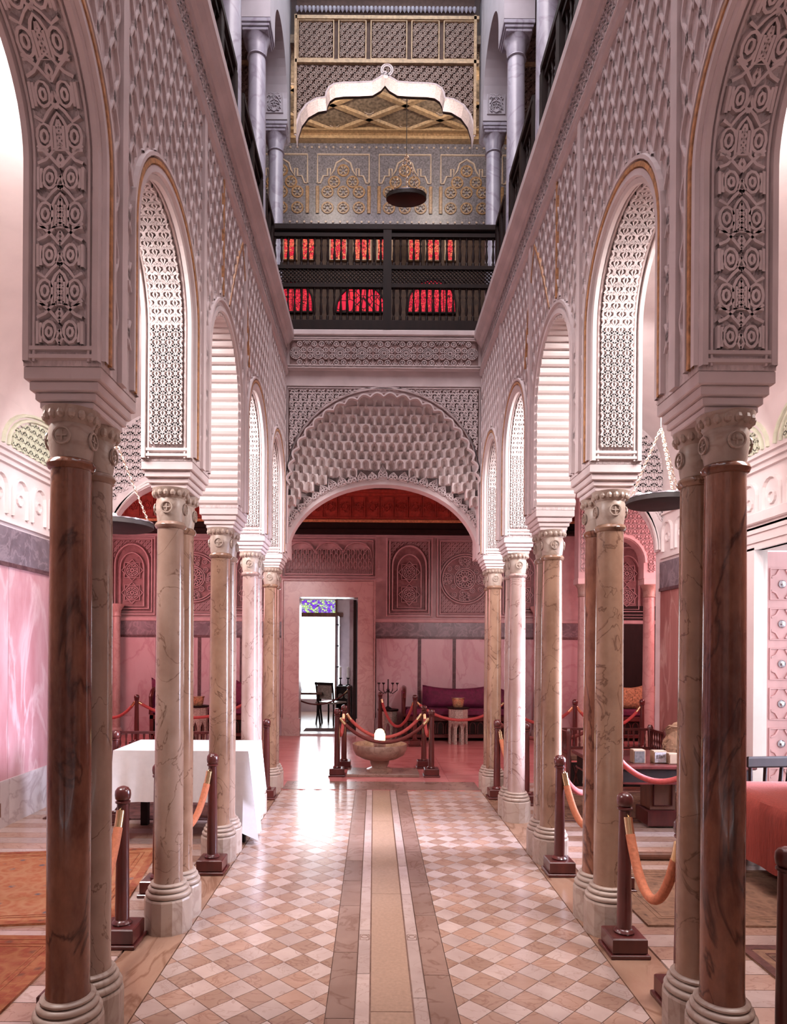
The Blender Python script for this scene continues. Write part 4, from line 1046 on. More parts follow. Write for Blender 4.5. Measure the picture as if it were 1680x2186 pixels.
for k in range(-6, 7):
    x = k * .96 - .2
    lz.append([(x - 1.6, 9.18 - .24 * 1.6 / .48), (x + 1.6, 9.18 + .24 * 1.6 / .48)]); lz.append([(x + 1.6, 9.18 - .24 * 1.6 / .48), (x - 1.6, 9.18 + .24 * 1.6 / .48)])
def dense(p, n=60): return [(p[0][0] + (p[1][0] - p[0][0]) * i / n, p[0][1] + (p[1][1] - p[0][1]) * i / n) for i in range(n + 1)]
lzc = clip([dense(p) for p in lz], lambda x, y: 8.07 < y < 9.45 and abs(x) < 3.2)
MB().ribbons([[(p[0]), (p[-1])] for p in lzc], .085, .03, fcg).build('lozenge_rib', 'gold_wood', gc)
pt = []
for k in range(-4, 5):
    for (dx, y) in ((0, 8.94), (.48, 9.18), (0, 9.42), (.48, 8.7)):
        pt += rosette(k * .96 - .2 + dx + .48, y, .07, 8) + [star(k * .96 - .2 + dx + .48, y, .12, 6, .5)]
MB().ribbons(clip(pt, lambda x, y: 8.07 < y < 9.45 and abs(x) < 3.2), .014, .008, fcg).build('painted_stars', 'tile_cream', gc)
# red glass windows
wn = 2
def gwin(x0, x1, z0, z1, mat, arched, label):
    global wn
    cx = (x0 + x1) / 2; hw = (x1 - x0) / 2
    poly = [(x0, z0), (x1, z0)] + ([(cx + hw * cos(pi * i / 10), z1 - min(hw, z1 - z0) * (1 - sin(pi * i / 10))) for i in range(11)] if arched else [(x1, z1), (x0, z1)])
    o = struct(MB().prism(poly, .005, .015, XZ(9.5)).build('window_%d' % wn, mat), label); wn += 1
    MB().ribbons([poly + [poly[0]]], .03, .04, XZ(9.5)).build('window_frame', 'gold_wood' if z0 > 6.9 else 'wood_dark', o)
    if z0 < 6.9:
        n = max(2, int((x1 - x0) / .14))
        for i in range(1, n):
            x = x0 + (x1 - x0) * i / n; MB().ribbon([(x, z0), (x, z1 - (.0 if not arched else abs(x - cx) / hw * hw * .5))], .012, .03, XZ(9.5)).build('glazing_bar', 'wood_dark', o)
    return o
gwin(-.65, .05, 6.25, 6.64, 'glass_plain_red', True, 'plain red arched gallery window in the middle')
gwin(-1.55, -.98, 6.25, 6.68, 'glass_red', True, 'red leaded gallery window at the left')
gwin(.36, 1.02, 6.25, 6.72, 'glass_red', True, 'red leaded gallery window at the right')
for i, (a, b) in enumerate(((-1.39, -1.21), (-1.13, -.95), (-.74, -.51), (-.41, -.17), (-.08, .13), (.36, .53), (.60, .79), (.87, 1.01))):
    gwin(a, b, 6.98, 7.32, 'glass_amber', False, 'small amber and red gallery window, number %s from the left' % ['one', 'two', 'three', 'four', 'five', 'six', 'seven', 'eight'][i])
# nave roof beside the assumed skylight
nr = MB(); nr.box(-3.5, -1.05, -1.5, 9.7, 9.3, 9.45); nr.box(1.05, 3.5, -1.5, 9.7, 9.3, 9.45); nr.box(-1.05, 1.05, 7.8, 9.7, 9.3, 9.45); nr.box(-1.05, 1.05, -1.5, .6, 9.3, 9.45)
struct(nr.build('ceiling_nave', 'plaster'), 'nave roof around an assumed open skylight')
rwl = MB(); rwl.box(-3.6, 3.6, -1.9, -1.7, 0, 9.4); struct(rwl.build('wall_entrance', 'plaster'), 'entrance wall behind the viewer')

# balustrades
bal_me = MB().lathe([(.016, 0), (.016, .05), (.008, .06), (.014, .09), (.017, .13), (.010, .20), (.008, .24), (.015, .26), (.008, .28), (.014, .33), (.016, .36)], 8).mesh('baluster', 'wood_dark', True)
def balustrade(name, label, length, loc, rz, pitch, fine=True):
    t = thing(name, label, 'railing', loc, rz)
    L = length
    MB().box(0, L, -.05, .05, 1.08, 1.15, .01).build('top_rail', 'wood_dark', t)
    MB().box(0, L, -.035, .035, 0, .11, .006).build('bottom_rail', 'wood_dark', t)
    for z in (.49, .69): MB().box(0, L, -.025, .025, z - .02, z + .02).build('middle_rail', 'wood_dark', t)
    MB().box(0, L, -.028, .028, 1.02, 1.06).build('upper_rail', 'wood_dark', t)
    np_ = max(2, round(L / 1.30))
    for i in range(np_ + 1):
        x = L * i / np_; MB().box(x - .045, x + .045, -.045, .045, 0, 1.10).build('post', 'wood_dark', t)
    n = int(L / pitch)
    for i in range(1, n):
        x = L * i / n
        if any(abs(x - L * j / np_) < .06 for j in range(np_ + 1)): continue
        inst(bal_me, 'baluster', t, (x, 0, .11)); inst(bal_me, 'baluster', t, (x, 0, .70), scale=(1, 1, .90))
    if fine:
        la = MB(); f = lambda x, z, h: (x, -h, z)
        q = 0
        while q < L:
            la.ribbon([(q, .51), (min(L, q + .16), .67)], .012, .012, f); la.ribbon([(min(L, q + .16), .51), (q, .67)], .012, .016, f); q += .042
        la.build('lattice_band', 'wood_dark', t)
    return t
balustrade('balustrade', 'dark wooden balustrade with lattice band across the end of the gallery', 2.60, (-1.27, 7.41, 5.02), 0, .072)
for sx, nm in ((-1, 'left'), (1, 'right')):
    for k, lab in enumerate(('nearest panel', 'second panel', 'third panel', 'last panel before the corner')):
        y0 = UY[k] + .14; y1 = min(UY[k + 1] - .14, 7.29)
        balustrade('balustrade', 'dark wooden balustrade on the %s gallery edge, %s' % (nm, lab), y1 - y0, (sx * 1.24, y0, 5.0), pi / 2, .09, False)

# ================================================================== THINGS
# ---------------- stanchions and ropes
def make_stanchion():
    t = thing('rope_post', 'x', 'rope post', (0, 0, 0), 0, 'mahogany rope posts')
    b = MB().box(-.10, .10, -.10, .10, 0, .022, .004).box(-.088, .088, -.088, .088, .022, .10, .006).build('base', 'wood_red', t)
    MB().lathe([(.048, .10), (.052, .108), (.044, .118), (.036, .125)], 20).build('foot_ring', 'wood_red', b, True)
    ps = MB().lathe([(.036, .12), (.036, .20), (.030, .70), (.029, .735)], 20).build('post', 'wood_red', t, True)
    MB().lathe([(.029, .728), (.038, .734), (.038, .742), (.030, .748)], 20).build('collar', 'wood_red', ps, True)
    MB().lathe([(.028, .746), (.038, .755), (.041, .776), (.039, .798), (.028, .813), (.012, .82)], 20).build('finial', 'wood_red', t, True)
    return t
POST = {}
first = []
def post(key, x, y, label, rz=0.0):
    if not first:
        t = make_stanchion(); t.location = (x, y, 0); t.rotation_euler = (0, 0, rz); t['label'] = label; first.append(t)
    else: t = dup(first[0], (x, y, 0), rz, label)
    POST[key] = (x, y); return t
def rope(a, b, sag, mat, label, r=.023, z=.70):
    A = Vector((*POST[a], z)) if isinstance(a, str) else Vector(a); B = Vector((*POST[b], z)) if isinstance(b, str) else Vector(b)
    d = (B - A); d.z = 0; u = d.normalized(); A = A + u * .034; B = B - u * .034
    t = thing('barrier_rope', label, 'rope', tuple((A + B) / 2 - Vector((0, 0, sag))), 0, 'velvet barrier ropes')
    o = Vector(t.location); n = 36
    pts = []
    for i in range(n + 1):
        f = i / n; p = A.lerp(B, f); p.z -= sag * (1 - (2 * f - 1) ** 2) ** .9; pts.append(p - o)
    e = 1
    while e < 5 and (pts[e] - pts[0]).length < .05: e += 1
    MB().tube(pts[e:-e], r, 12).build('velvet_rope', mat, t, True)
    be = MB().tube(pts[:e + 1], r * .92, 12).build('brass_end', 'brass', t, True)
    MB().tube(pts[-e - 1:], r * .92, 12).build('brass_end', 'brass', t, True)
    for p, q in ((pts[0], -u), (pts[-1], u)):
        c = p + q * .004
        MB().tube([(c.x + .012 * u.x * cos(a), c.y + .012 * u.y * cos(a), c.z + .012 * sin(a)) for a in [k * pi / 4 for k in range(8)]], .0035, 6, True).build('hook_ring', 'brass', t)
    return t
post('l1', -1.40, 3.56, 'mahogany rope post before the second left twin columns, beside the orange carpet')
post('l0', -1.39, 2.90, 'mahogany rope post hidden behind the nearest left columns')
post('l2', -1.20, 4.70, 'mahogany rope post before the third left columns, by the white tablecloth')
post('l3', -1.44, 4.28, 'mahogany rope post behind the second left columns')
post('l4', -1.19, 7.00, 'small mahogany rope post at the far left column pair')
post('l5', -2.36, 5.97, 'mahogany rope post left of the white tablecloth')
post('l7', -3.76, 10.5, 'mahogany rope post before the left sofa in the hall')
post('l8', -2.05, 10.6, 'mahogany rope post at the right end of the left sofa')
post('r1', 1.21, 3.49, 'mahogany rope post before the second right twin columns')
post('r0', 1.27, 2.96, 'mahogany rope post just behind the nearest right columns')
post('r6', 1.46, 2.53, 'mahogany rope post cut off by the right edge of the picture')
post('r2', 1.21, 4.71, 'mahogany rope post before the third right twin columns')
post('r7', 1.50, 4.42, 'mahogany rope post behind the second right columns')
post('r3', 1.205, 7.08, 'mahogany rope post before the far right column pair')
post('r4', 1.45, 6.82, 'mahogany rope post behind the fourth right twin columns')
post('h5', 1.36, 8.35, 'rope post behind the farthest right column pair')
post('h6', 2.90, 8.60, 'rope post on the right of the hall, behind the second columns')
post('r9', 2.55, 5.33, 'rope post before the low table, behind the nearest right columns')
post('l9', -4.60, 10.6, 'rope post at the far left of the hall')
post('r8', 1.86, 5.55, 'mahogany rope post in the right aisle before the low table')
post('f1', -.53, 8.26, 'front left rope post around the stone basin')
post('f2', -.47, 8.80, 'rear left rope post around the stone basin')
post('f3', .62, 8.27, 'front right rope post around the stone basin')
post('f4', .57, 8.84, 'rear right rope post around the stone basin')
post('h0', .02, 11.42, 'rope post before the octagonal table right of the doorway')
post('h1', .57, 10.82, 'rope post at the left end of the magenta sofa')
post('h2', 2.02, 10.82, 'rope post at the right end of the magenta sofa')
post('h3', 2.90, 10.06, 'rope post in front of the pale hall column')
post('h4', 3.95, 10.2, 'rope post before the alcove column')
post('d1', -1.78, 13.0, 'rope post inside the doorway at the left')
post('d2', -.58, 13.4, 'rope post inside the doorway at the right')
rope('l0', 'l1', .33, 'rope', 'orange velvet rope beside the orange carpet at the left')
rope('l3', 'l2', .34, 'rope', 'orange velvet rope under the white tablecloth')
rope('l7', 'l8', .24, 'rope_red', 'red velvet rope before the left hall sofa')
rope('l9', 'l7', .25, 'rope_red', 'red velvet rope running left from the left hall sofa')
rope('r0', 'r1', .33, 'rope', 'orange velvet rope between the nearest right column pairs')
rope('r7', 'r2', .34, 'rope', 'orange velvet rope between the second and third right columns')
rope('r2', 'r8', .22, 'rope_red', 'dusky velvet rope running back towards the low table')
rope('r8', 'r9', .20, 'rope_red', 'dusky velvet rope before the low table with cards')
rope('r3', 'r4', .33, 'rope', 'orange velvet rope at the far right columns')
rope('f1', 'f3', .29, 'rope_dark', 'dark maroon rope hanging in front of the stone basin', .022)
rope('f2', 'f4', .30, 'rope_red', 'red rope hanging behind the stone basin', .022)
rope('f1', 'f2', .24, 'rope_red', 'short rope at the left of the stone basin', .020)
rope('f3', 'f4', .24, 'rope_red', 'short rope at the right of the stone basin', .020)
rope('h0', 'h1', .42, 'rope_red', 'red rope between the octagonal table and the magenta sofa')
rope('h1', 'h2', .28, 'rope_red', 'red rope hanging in front of the magenta sofa')
rope('h2', 'h3', .28, 'rope_red', 'red rope right of the magenta sofa')
rope('h3', 'h4', .30, 'rope_red', 'red rope in front of the pale hall column')
rope('h5', 'h6', .28, 'rope_dark', 'dark rope across the right side of the hall')
rope('d1', 'd2', .26, 'rope_dark', 'grey-brown rope across the doorway', .015, .72)

# ---------------- stone basin with lamp
t = thing('stone_basin', 'veined stone basin on a short pedestal at the end of the runnel', 'basin', (-.01, 8.42, 0))
MB().box(-.40, .48, -.24, .22, 0, .035, .004).build('kerb', 'strip_brown', t)
MB().lathe([(.16, .035), (.16, .06), (.10, .085), (.10, .10), (.115, .13), (.12, .17)], 28).build('pedestal', 'basin', t, True)
MB().lathe([(.10, .165), (.22, .195), (.30, .24), (.332, .30), (.34, .36), (.335, .375), (.315, .37), (.30, .31), (.22, .26), (.02, .25)], 40).build('bowl', 'basin', t, True)
t = thing('glass_lamp', 'glowing glass lamp standing in the stone basin', 'lamp', (-.01, 8.42, .252))
MB().lathe([(.075, 0), (.075, .13), (.068, .14)], 24).build('base', 'basin', t, True)
MB().lathe([(.062, .14), (.066, .15), (.066, .24), (.05, .27), (.055, .275), (.03, .30), (.008, .305)], 24).build('globe', 'lamp', t, True)

# ---------------- white table
def cloth_table():
    t = thing('dining_table', 'long table under a white tablecloth between the left columns', 'table', (-1.62, 5.68, 0))
    for x, y in ((-.46, -.25), (.48, -.25), (-.46, .25), (.48, .25)): MB().box(x - .03, x + .03, y - .03, y + .03, 0, .70).build('leg', 'wood_dark', t)
    MB().box(-.51, .53, -.305, .305, .70, .728).build('table_top', 'wood_dark', t)
    o = MB(); x0, x1, y0, y1 = -.525, .545, -.32, .32
    per = []; n = 30
    for i in range(n): per.append((x0 + (x1 - x0) * i / n, y0, 0, -1))
    for i in range(n): per.append((x1, y0 + (y1 - y0) * i / n, 1, 0))
    for i in range(n): per.append((x1 - (x1 - x0) * i / n, y1, 0, 1))
    for i in range(n): per.append((x0, y1 - (y1 - y0) * i / n, -1, 0))
    m = len(per); vs = []
    K = 9
    for k in range(K + 1):
        f = k / K
        for i, (x, y, nx, ny) in enumerate(per):
            # drop varies: front hangs to .33, right side nearly to the floor, left short
            side = i // n; q = (i % n) / n
            drop = {0: .40, 1: .68, 2: .40, 3: .40}[side]
            if side == 1: drop = .71 - .30 * max(0, (q - .55)) / .45
            if side == 0 and q > .86: drop = .40 + (q - .86) / .14 * .31
            if side == 0 and q < .06: drop = .46
            fold = .020 * sin(i * .62) + .014 * sin(i * 1.7 + 1) ; cor = min(q, 1 - q); fl_ = max(0, .07 - cor) * .6
            out_ = f * (.035 + fold * (1 if side in (1, 3) else .45) + fl_)
            vs.append((x + nx * out_, y + ny * out_, .733 - drop * f))
    o.add(vs, [(k * m + i, k * m + (i + 1) % m, (k + 1) * m + (i + 1) % m, (k + 1) * m + i) for k in range(K) for i in range(m)])
    o.add([vs[i] for i in range(m)], [tuple(range(m))])
    c = o.build('tablecloth', 'cloth_white', None, True); c.location = (-1.62, 5.68, 0)
    tag(c, 'white linen cloth hanging from the table between the left columns', 'tablecloth')
    return t
cloth_table()

# ---------------- carpets
def rug(name, label, cx, cy, w, l, mat, bmat, rz=0.0, z=.001):
    t = thing(name, label, 'carpet', (cx, cy, 0), rz)
    MB().box(-w / 2, w / 2, -l / 2, l / 2, z, .010).build('field', mat, t)
    b = MB()
    for x0, x1, y0, y1 in ((-w / 2, w / 2, -l / 2, -l / 2 + .05), (-w / 2, w / 2, l / 2 - .05, l / 2), (-w / 2, -w / 2 + .05, -l / 2 + .05, l / 2 - .05), (w / 2 - .05, w / 2, -l / 2 + .05, l / 2 - .05)): b.box(x0 + .0, x1, y0, y1, .010, .0125)
    b.build('border', bmat, t)
    b2 = MB()
    for d in (.10, .13):
        b2.ribbon([(-w / 2 + d, -l / 2 + d), (w / 2 - d, -l / 2 + d), (w / 2 - d, l / 2 - d), (-w / 2 + d, l / 2 - d)], .014, .012, lambda x, y, h: (x, y, .0005 + h), True)
    b2.build('guard_stripe', bmat, t)
    fr = MB()
    return t
rug('carpet', 'orange patterned carpet in the left aisle', -2.37, 4.42, 1.50, 1.40, 'carpet_orange', 'carpet_rust', .13)
rug('carpet', 'rust red carpet at the lower left edge', -2.42, 2.90, 1.54, 1.42, 'carpet_rust', 'carpet_rust')
rug('carpet', 'dark red carpet under the white table', -2.25, 6.40, 1.6, .64, 'carpet_dark', 'carpet_dark')
rug('carpet', 'brown patterned carpet beside the coral-covered bed', 2.32, 4.28, 1.72, .96, 'carpet_brown', 'carpet_brown')
rug('carpet', 'small brown carpet at the lower right edge', 2.50, 2.98, 1.36, 1.14, 'carpet_brown', 'carpet_dark')
rug('carpet', 'brown carpet under the low table on the right', 2.38, 6.72, 1.62, 1.26, 'carpet_brown', 'carpet_dark')
tag(MB().tube([(1.72, 5.02, .03), (2.5, 5.02, .03)], .03, 12).build('rolled_mat', 'wood_brown', loc=(2.1, 5.02, 0)), 'dark rolled mat lying across the right aisle floor', 'mat')

# ---------------- covered bed and chair on the right
t = thing('daybed', 'low bed under a coral red cover at the right edge', 'bed', (2.82, 4.62, .0125))
for x, y in ((-.30, -.40), (.30, -.40), (-.30, .40), (.30, .40)): MB().box(x - .03, x + .03, y - .03, y + .03, 0, .40).build('leg', 'wood_dark', t)
MB().box(-.34, .34, -.44, .44, .36, .54, .03).build('mattress', 'wood_brown', t)
o = MB(); x0, x1, y0, y1 = -.37, .38, -.47, .47; n = 20; per = []
for i in range(n): per.append((x0 + (x1 - x0) * i / n, y0, 0, -1))
for i in range(n): per.append((x1, y0 + (y1 - y0) * i / n, 1, 0))
for i in range(n): per.append((x1 - (x1 - x0) * i / n, y1, 0, 1))
for i in range(n): per.append((x0, y1 - (y1 - y0) * i / n, -1, 0))
m = len(per); vs = []
prof = [(-.12, .575), (-.05, .57), (0, .55), (.022, .50), (.03, .40), (.034, .28), (.04, .15)]
for (d, z) in prof:
    for i, (x, y, nx, ny) in enumerate(per):
        f = max(0, d) / .04; w_ = .008 * f * sin(i * .9)
        vs.append((x * (1 + min(0, d) / .40) + nx * (max(0, d) + w_), y * (1 + min(0, d) / .5) + ny * (max(0, d) + w_), z))
K = len(prof)
o.add(vs, [(k * m + i, k * m + (i + 1) % m, (k + 1) * m + (i + 1) % m, (k + 1) * m + i) for k in range(K - 1) for i in range(m)] + [tuple(range(m))])
c = o.build('bed_cover', 'cloth_red', None, True); c.location = (2.82, 4.62, .0125); tag(c, 'coral red textile cover draped over the low bed', 'bed cover')
t = thing('low_chair', 'black low-backed chair behind the coral bed cover', 'chair', (2.93, 5.38, 0), .12)
for x, y in ((-.16, -.15), (.16, -.15), (-.15, .15), (.15, .15)): MB().tube([(x * 1.1, y * 1.1, 0), (x, y, .36)], .02, 8).build('leg', 'wood_dark', t)
MB().box(-.19, .19, -.19, .19, .36, .40, .01).build('seat', 'wood_dark', t)
for x in (-.15, -.03, .10, .16): MB().tube([(x * .8, -.16, .40), (x, -.17, .55), (x * 1.05, -.18, .68)], .014, 8).build('back_slat', 'wood_dark', t)
MB().box(-.19, .19, -.205, -.165, .66, .745, .012).build('back_rail', 'wood_dark', t)

# ---------------- low table with cards, right
t = thing('low_table', 'dark low table with a panelled pedestal in the right aisle', 'table', (2.45, 6.05, .0125))
MB().box(-.14, .14, -.14, .14, 0, .14, .01).build('foot_block', 'wood_red', t)
MB().box(-.11, .11, -.11, .11, .14, .42, .006).build('pedestal', 'wood_brown', t)
MB().ribbons([[(-.08, .18), (.08, .18), (.08, .38), (-.08, .38), (-.08, .18)]], .014, .010, lambda x, z, h: (x, -.11 - h, z)).build('pedestal_panel', 'wood_red', t)
MB().box(-.60, .60, -.40, .40, .42, .55, .008).build('apron', 'wood_dark', t)
MB().box(-.64, .64, -.44, .44, .55, .585, .010).build('table_top', 'wood_red', t)
for z in (.435,): MB().box(-.61, .61, -.41, .41, z - .012, z + .004).build('apron_moulding', 'wood_red', t)
def cardbox(x, w, h, y, label, front, mat='card'):
    tt = thing('card_box', label, 'box', (x, y, .598), 0, 'card boxes on the low table')
    MB().box(-w / 2, w / 2, -.04, .04, 0, h, .004).build('box_body', mat, tt)
    MB().box(-w / 2 + .008, w / 2 - .008, -.0435, -.0405, .008, h - .012).build('printed_front', front, tt)
    return tt
cardbox(2.155, .10, .115, 5.75, 'card box with a dark picture at the left end of the low table', 'card_dark')
cb = cardbox(2.335, .11, .105, 5.76, 'card box with white script lettering on the low table', 'card_grey')
cu = bpy.data.curves.new('lettering', 'FONT'); cu.body = 'Elan'; cu.size = .045; cu.shear = .3; cu.extrude = .001; cu.align_x = 'CENTER'
tx = bpy.data.objects.new('lettering_source', cu); COL.objects.link(tx); bpy.context.view_layer.update()
lme = bpy.data.meshes.new_from_object(tx.evaluated_get(bpy.context.evaluated_depsgraph_get())); bpy.data.objects.remove(tx)
lme.materials.clear(); lme.materials.append(M['card_dark'])
lt = bpy.data.objects.new('lettering', lme); COL.objects.link(lt); lt.parent = [c for c in cb.children if c.name.startswith('printed')][0]; lt.location = (0, -.045, .045); lt.rotation_euler = (pi / 2, -.15, 0)
cardbox(2.435, .09, .09, 5.72, 'plain tan card box in the middle of the low table', 'card')
cardbox(2.535, .075, .11, 5.75, 'card box with a picture right of the plain tan box', 'card_dark')
cardbox(2.645, .09, .10, 5.76, 'card box with a small dark picture at the right end of the low table', 'card_dark')
tag(MB().lathe([(.05, 0), (.048, .03), (.03, .06), (.008, .075)], 14, (2.44, 5.86, .598)).build('paper_cone', 'cloth_white', None, True, (2.44, 5.86, .598)), 'small white paper mound behind the plain tan box', 'paper')
sr = MB(); rr = random.Random(5)
for i in range(26):
    a = rr.uniform(0, 2 * pi); e = rr.uniform(0, .9); cx, cy, cz = .085 * cos(a) * (1 - e * .5), .06 * sin(a) * (1 - e * .5), .06 + .22 * e
    nx = Vector((rr.uniform(-1, 1), rr.uniform(-1, 1), rr.uniform(-.4, .8))).normalized(); u = nx.orthogonal().normalized(); v = nx.cross(u); R_ = rr.uniform(.045, .085)
    vs = [(Vector((cx, cy, cz)) + u * R_ * cos(k * pi / 5) + v * R_ * sin(k * pi / 5) + nx * s) for s in (-.008, .008) for k in range(10)]
    vs = [(p.x, p.y, max(.0, p.z)) for p in vs]
    sr.add(vs, [tuple(reversed(range(10))), tuple(range(10, 20))] + [(k, (k + 1) % 10, 10 + (k + 1) % 10, 10 + k) for k in range(10)])
sr.lathe([(.11, 0), (.12, .08), (.09, .2), (.04, .29), (.005, .31)], 14)
sro = sr.build('sand_rose', 'sand'); sro.location = (2.66, 6.10, .598); tag(sro, 'large sand-coloured crystal rock on the low table', 'rock')

# ---------------- spindled benches
spin_me = MB().lathe([(.013, 0), (.013, .03), (.007, .04), (.013, .08), (.007, .12), (.012, .15), (.013, .18)], 8).mesh('spindle', 'wood_red', True)
def bench(label, x0, x1, y0, y1):
    t = thing('spindle_bench', label, 'bench', ((x0 + x1) / 2, (y0 + y1) / 2, 0), 0, 'spindled wooden benches'); w = (x1 - x0) / 2; d = (y1 - y0) / 2
    for sx in (-1, 1):
        for sy in (-1, 1): MB().lathe([(.03, 0), (.035, .05), (.022, .08), (.03, .35), (.022, .42), (.03, .60), (.034, .66), (.02, .69)], 12, (sx * w, sy * d, 0)).build('leg', 'wood_red', t, True)
    MB().box(-w, w, -d, d, .34, .40, .008).build('seat', 'wood_brown', t)
    MB().box(-w, w, -d - .012, -d + .012, .06, .32).build('front_panel', 'wood_dark', t)
    MB().ribbons([[(-w + .05 + i * .1, .09), (-w + .1 + i * .1, .29)] for i in range(int(w * 20) - 1)] + [[(-w + .1 + i * .1, .09), (-w + .05 + i * .1, .29)] for i in range(int(w * 20) - 1)], .014, .010, lambda x, z, h: (x, -d - .012 - h, z)).build('front_lattice', 'wood_red', t)
    for (a, b) in (((-w, d), (w, d)), ((-w, -d), (-w, d)), ((w, -d), (w, d))):
        for z in (.42, .635):
            MB().box(min(a[0], b[0]) - .014, max(a[0], b[0]) + .014, min(a[1], b[1]) - .014, max(a[1], b[1]) + .014, z - .012, z + .014).build('rail', 'wood_red', t)
        L = math.hypot(b[0] - a[0], b[1] - a[1]); n = int(L / .062)
        for i in range(1, n): inst(spin_me, 'spindle', t, (a[0] + (b[0] - a[0]) * i / n, a[1] + (b[1] - a[1]) * i / n, .434), scale=(1, 1, 1.06))
    return t
bench('dark red spindled bench against the left aisle wall', -3.19, -1.72, 6.75, 7.28)
bench('dark red spindled bench behind the low table on the right', 2.05, 3.12, 7.42, 7.86)

# ---------------- hall furniture
def sofa(label, x0, x1, y0, y1, cl, grp):
    t = thing('sofa', label, 'sofa', ((x0 + x1) / 2, (y0 + y1) / 2, 0), 0, grp); w = (x1 - x0) / 2; d = (y1 - y0) / 2
    MB().box(-w, w, -d, d, .06, .12, .008).build('bottom_rail', 'wood_red', t)
    MB().box(-w, w, -d, d, .34, .42, .008).build('seat_rail', 'wood_red', t)
    MB().box(-w + .03, w - .03, -d + .05, d, .12, .34).build('base_panel', 'wood_dark', t)
    k = 0; x = -w + .08
    while x < w - .05:
        MB().ribbon([(x - .05, .13), (x - .05, .24)] + arcp(x, .24, .05, pi, 0, 6, .08) + [(x + .05, .13)], .016, .012, lambda a, z, h: (a, -d + .05 - h, z)).build('base_arch', 'wood_red', t); x += .135
    for s in (-1, 1):
        for yy in (-d + .03, d - .03): MB().box(s * (w - .03) - .03, s * (w - .03) + .03, yy - .03, yy + .03, 0, .45).build('leg', 'wood_red', t)
        MB().tube([(s * w, -d + .06, .42), (s * w, -d + .06, .72), (s * (w - .01), -d + .12, .82), (s * (w - .02), 0, .88), (s * (w - .02), d - .05, .88)], .035, 10).build('arm', 'wood_red', t, True)
        MB().box(s * w - .02, s * w + .02, -d + .08, d - .04, .42, .82).build('arm_panel', 'magenta', t)
    MB().box(-w + .03, w - .03, -d + .02, d - .08, .42, .54, .03).build('seat_cushion', 'magenta', t)
    return t
def cushion(label, x, y, z, w, h, d, tilt, mat='magenta', grp='sofa cushions', rz=0.0):
    o = MB(); n = 12; vs = []
    for sgn in (-1, 1):
        for i in range(n + 1):
            for j in range(n + 1):
                a = i / n * 2 - 1; b = j / n * 2 - 1
                th = d / 2 * max(0, (1 - a ** 4)) ** .5 * max(0, (1 - b ** 4)) ** .5
                px = a * w / 2 * (1 - .10 * (1 - a * a) * 0); pz = (b + 1) / 2 * h + (.18 * h * (a * a - .5) if b > 0 else 0) * max(0, b)
                vs.append((px, sgn * th, pz))
    m = (n + 1) ** 2
    fs = [(s * m + i * (n + 1) + j, s * m + (i + 1) * (n + 1) + j, s * m + (i + 1) * (n + 1) + j + 1, s * m + i * (n + 1) + j + 1) for s in (0, 1) for i in range(n) for j in range(n)]
    o.add(vs, fs); c = o.build('cushion', mat, None, True); c.location = (x, y, z); c.rotation_euler = (tilt, 0, rz)
    return tag(c, label, 'cushion', grp)
sofa('carved dark red sofa with magenta velvet right of the doorway', .42, 2.35, 11.38, 12.0, 0, 'hall sofas')
cushion('long magenta velvet bolster cushion on the right hall sofa', 1.36, 11.74, .545, 1.20, .36, .20, -.22)
cushion('magenta cushion at the right end of the right hall sofa', 2.18, 11.66, .545, .28, .34, .16, -.2, rz=-.4)
sofa('carved dark red sofa with magenta velvet in the left part of the hall', -3.85, -2.25, 11.38, 12.0, 0, 'hall sofas')
cushion('upright magenta cushion at the left end of the left hall sofa', -3.68, 11.64, .545, .40, .46, .16, -.2, rz=.5)
cushion('upright magenta cushion at the right end of the left hall sofa', -2.40, 11.64, .545, .40, .46, .16, -.2, rz=-.5)
sofa('purple sofa under patterned cushions in the right alcove', 3.75, 5.3, 11.5, 12.0, 0, 'hall sofas')
cushion('brown patterned cushion on the alcove sofa, left', 4.35, 11.72, .545, .62, .40, .2, -.2, 'cream_pattern')
cushion('brown patterned cushion on the alcove sofa, right', 5.0, 11.72, .545, .62, .40, .2, -.2, 'cream_pattern')
tag(MB().lathe([(.01, 0), (.04, .015), (.055, .05), (.04, .09), (.01, .105)], 14).build('glass_ball', plain('blue_glass', (.08, .22, .55), .1), None, True), 'small blue glass ball on the alcove sofa', 'ball').location = (4.62, 11.5, .545)
def octable(label, x, y, h=.60, r=.165):
    t = thing('octagonal_table', label, 'side table', (x, y, 0), 0, 'octagonal inlaid tables')
    MB().lathe([(r * 1.1, h - .025), (r * 1.16, h - .015), (r * 1.16, h)], 8, sq=True).build('table_top', 'wood_dark', t)
    for k in range(8):
        a0 = 2 * pi * (k + .5) / 8; a1 = 2 * pi * (k + 1.5) / 8
        p0 = Vector((r * cos(a0), r * sin(a0), 0)); p1 = Vector((r * cos(a1), r * sin(a1), 0)); L = (p1 - p0).length; u = (p1 - p0) / L; nn = Vector((u.y, -u.x, 0))
        f = lambda s, z, hh, p0=p0, u=u, nn=nn: p0 + u * s + nn * hh + Vector((0, 0, z))
        hh = h - .025
        poly = [(0, 0), (L * .24, 0), (L * .24, hh * .45), (L * .36, hh * .52), (L * .5, hh * .60), (L * .64, hh * .52), (L * .76, hh * .45), (L * .76, 0), (L, 0), (L, hh), (0, hh)]
        MB().prism(poly, -.012, 0, f).build('side_panel', 'inlay', t)
    return t
octable('octagonal inlaid table in front of the magenta sofa', 1.30, 11.16)
octable('octagonal inlaid table in front of the left hall sofa', -2.98, 11.14)
octable('octagonal inlaid table right beside the doorway', .16, 11.82, .50, .17)
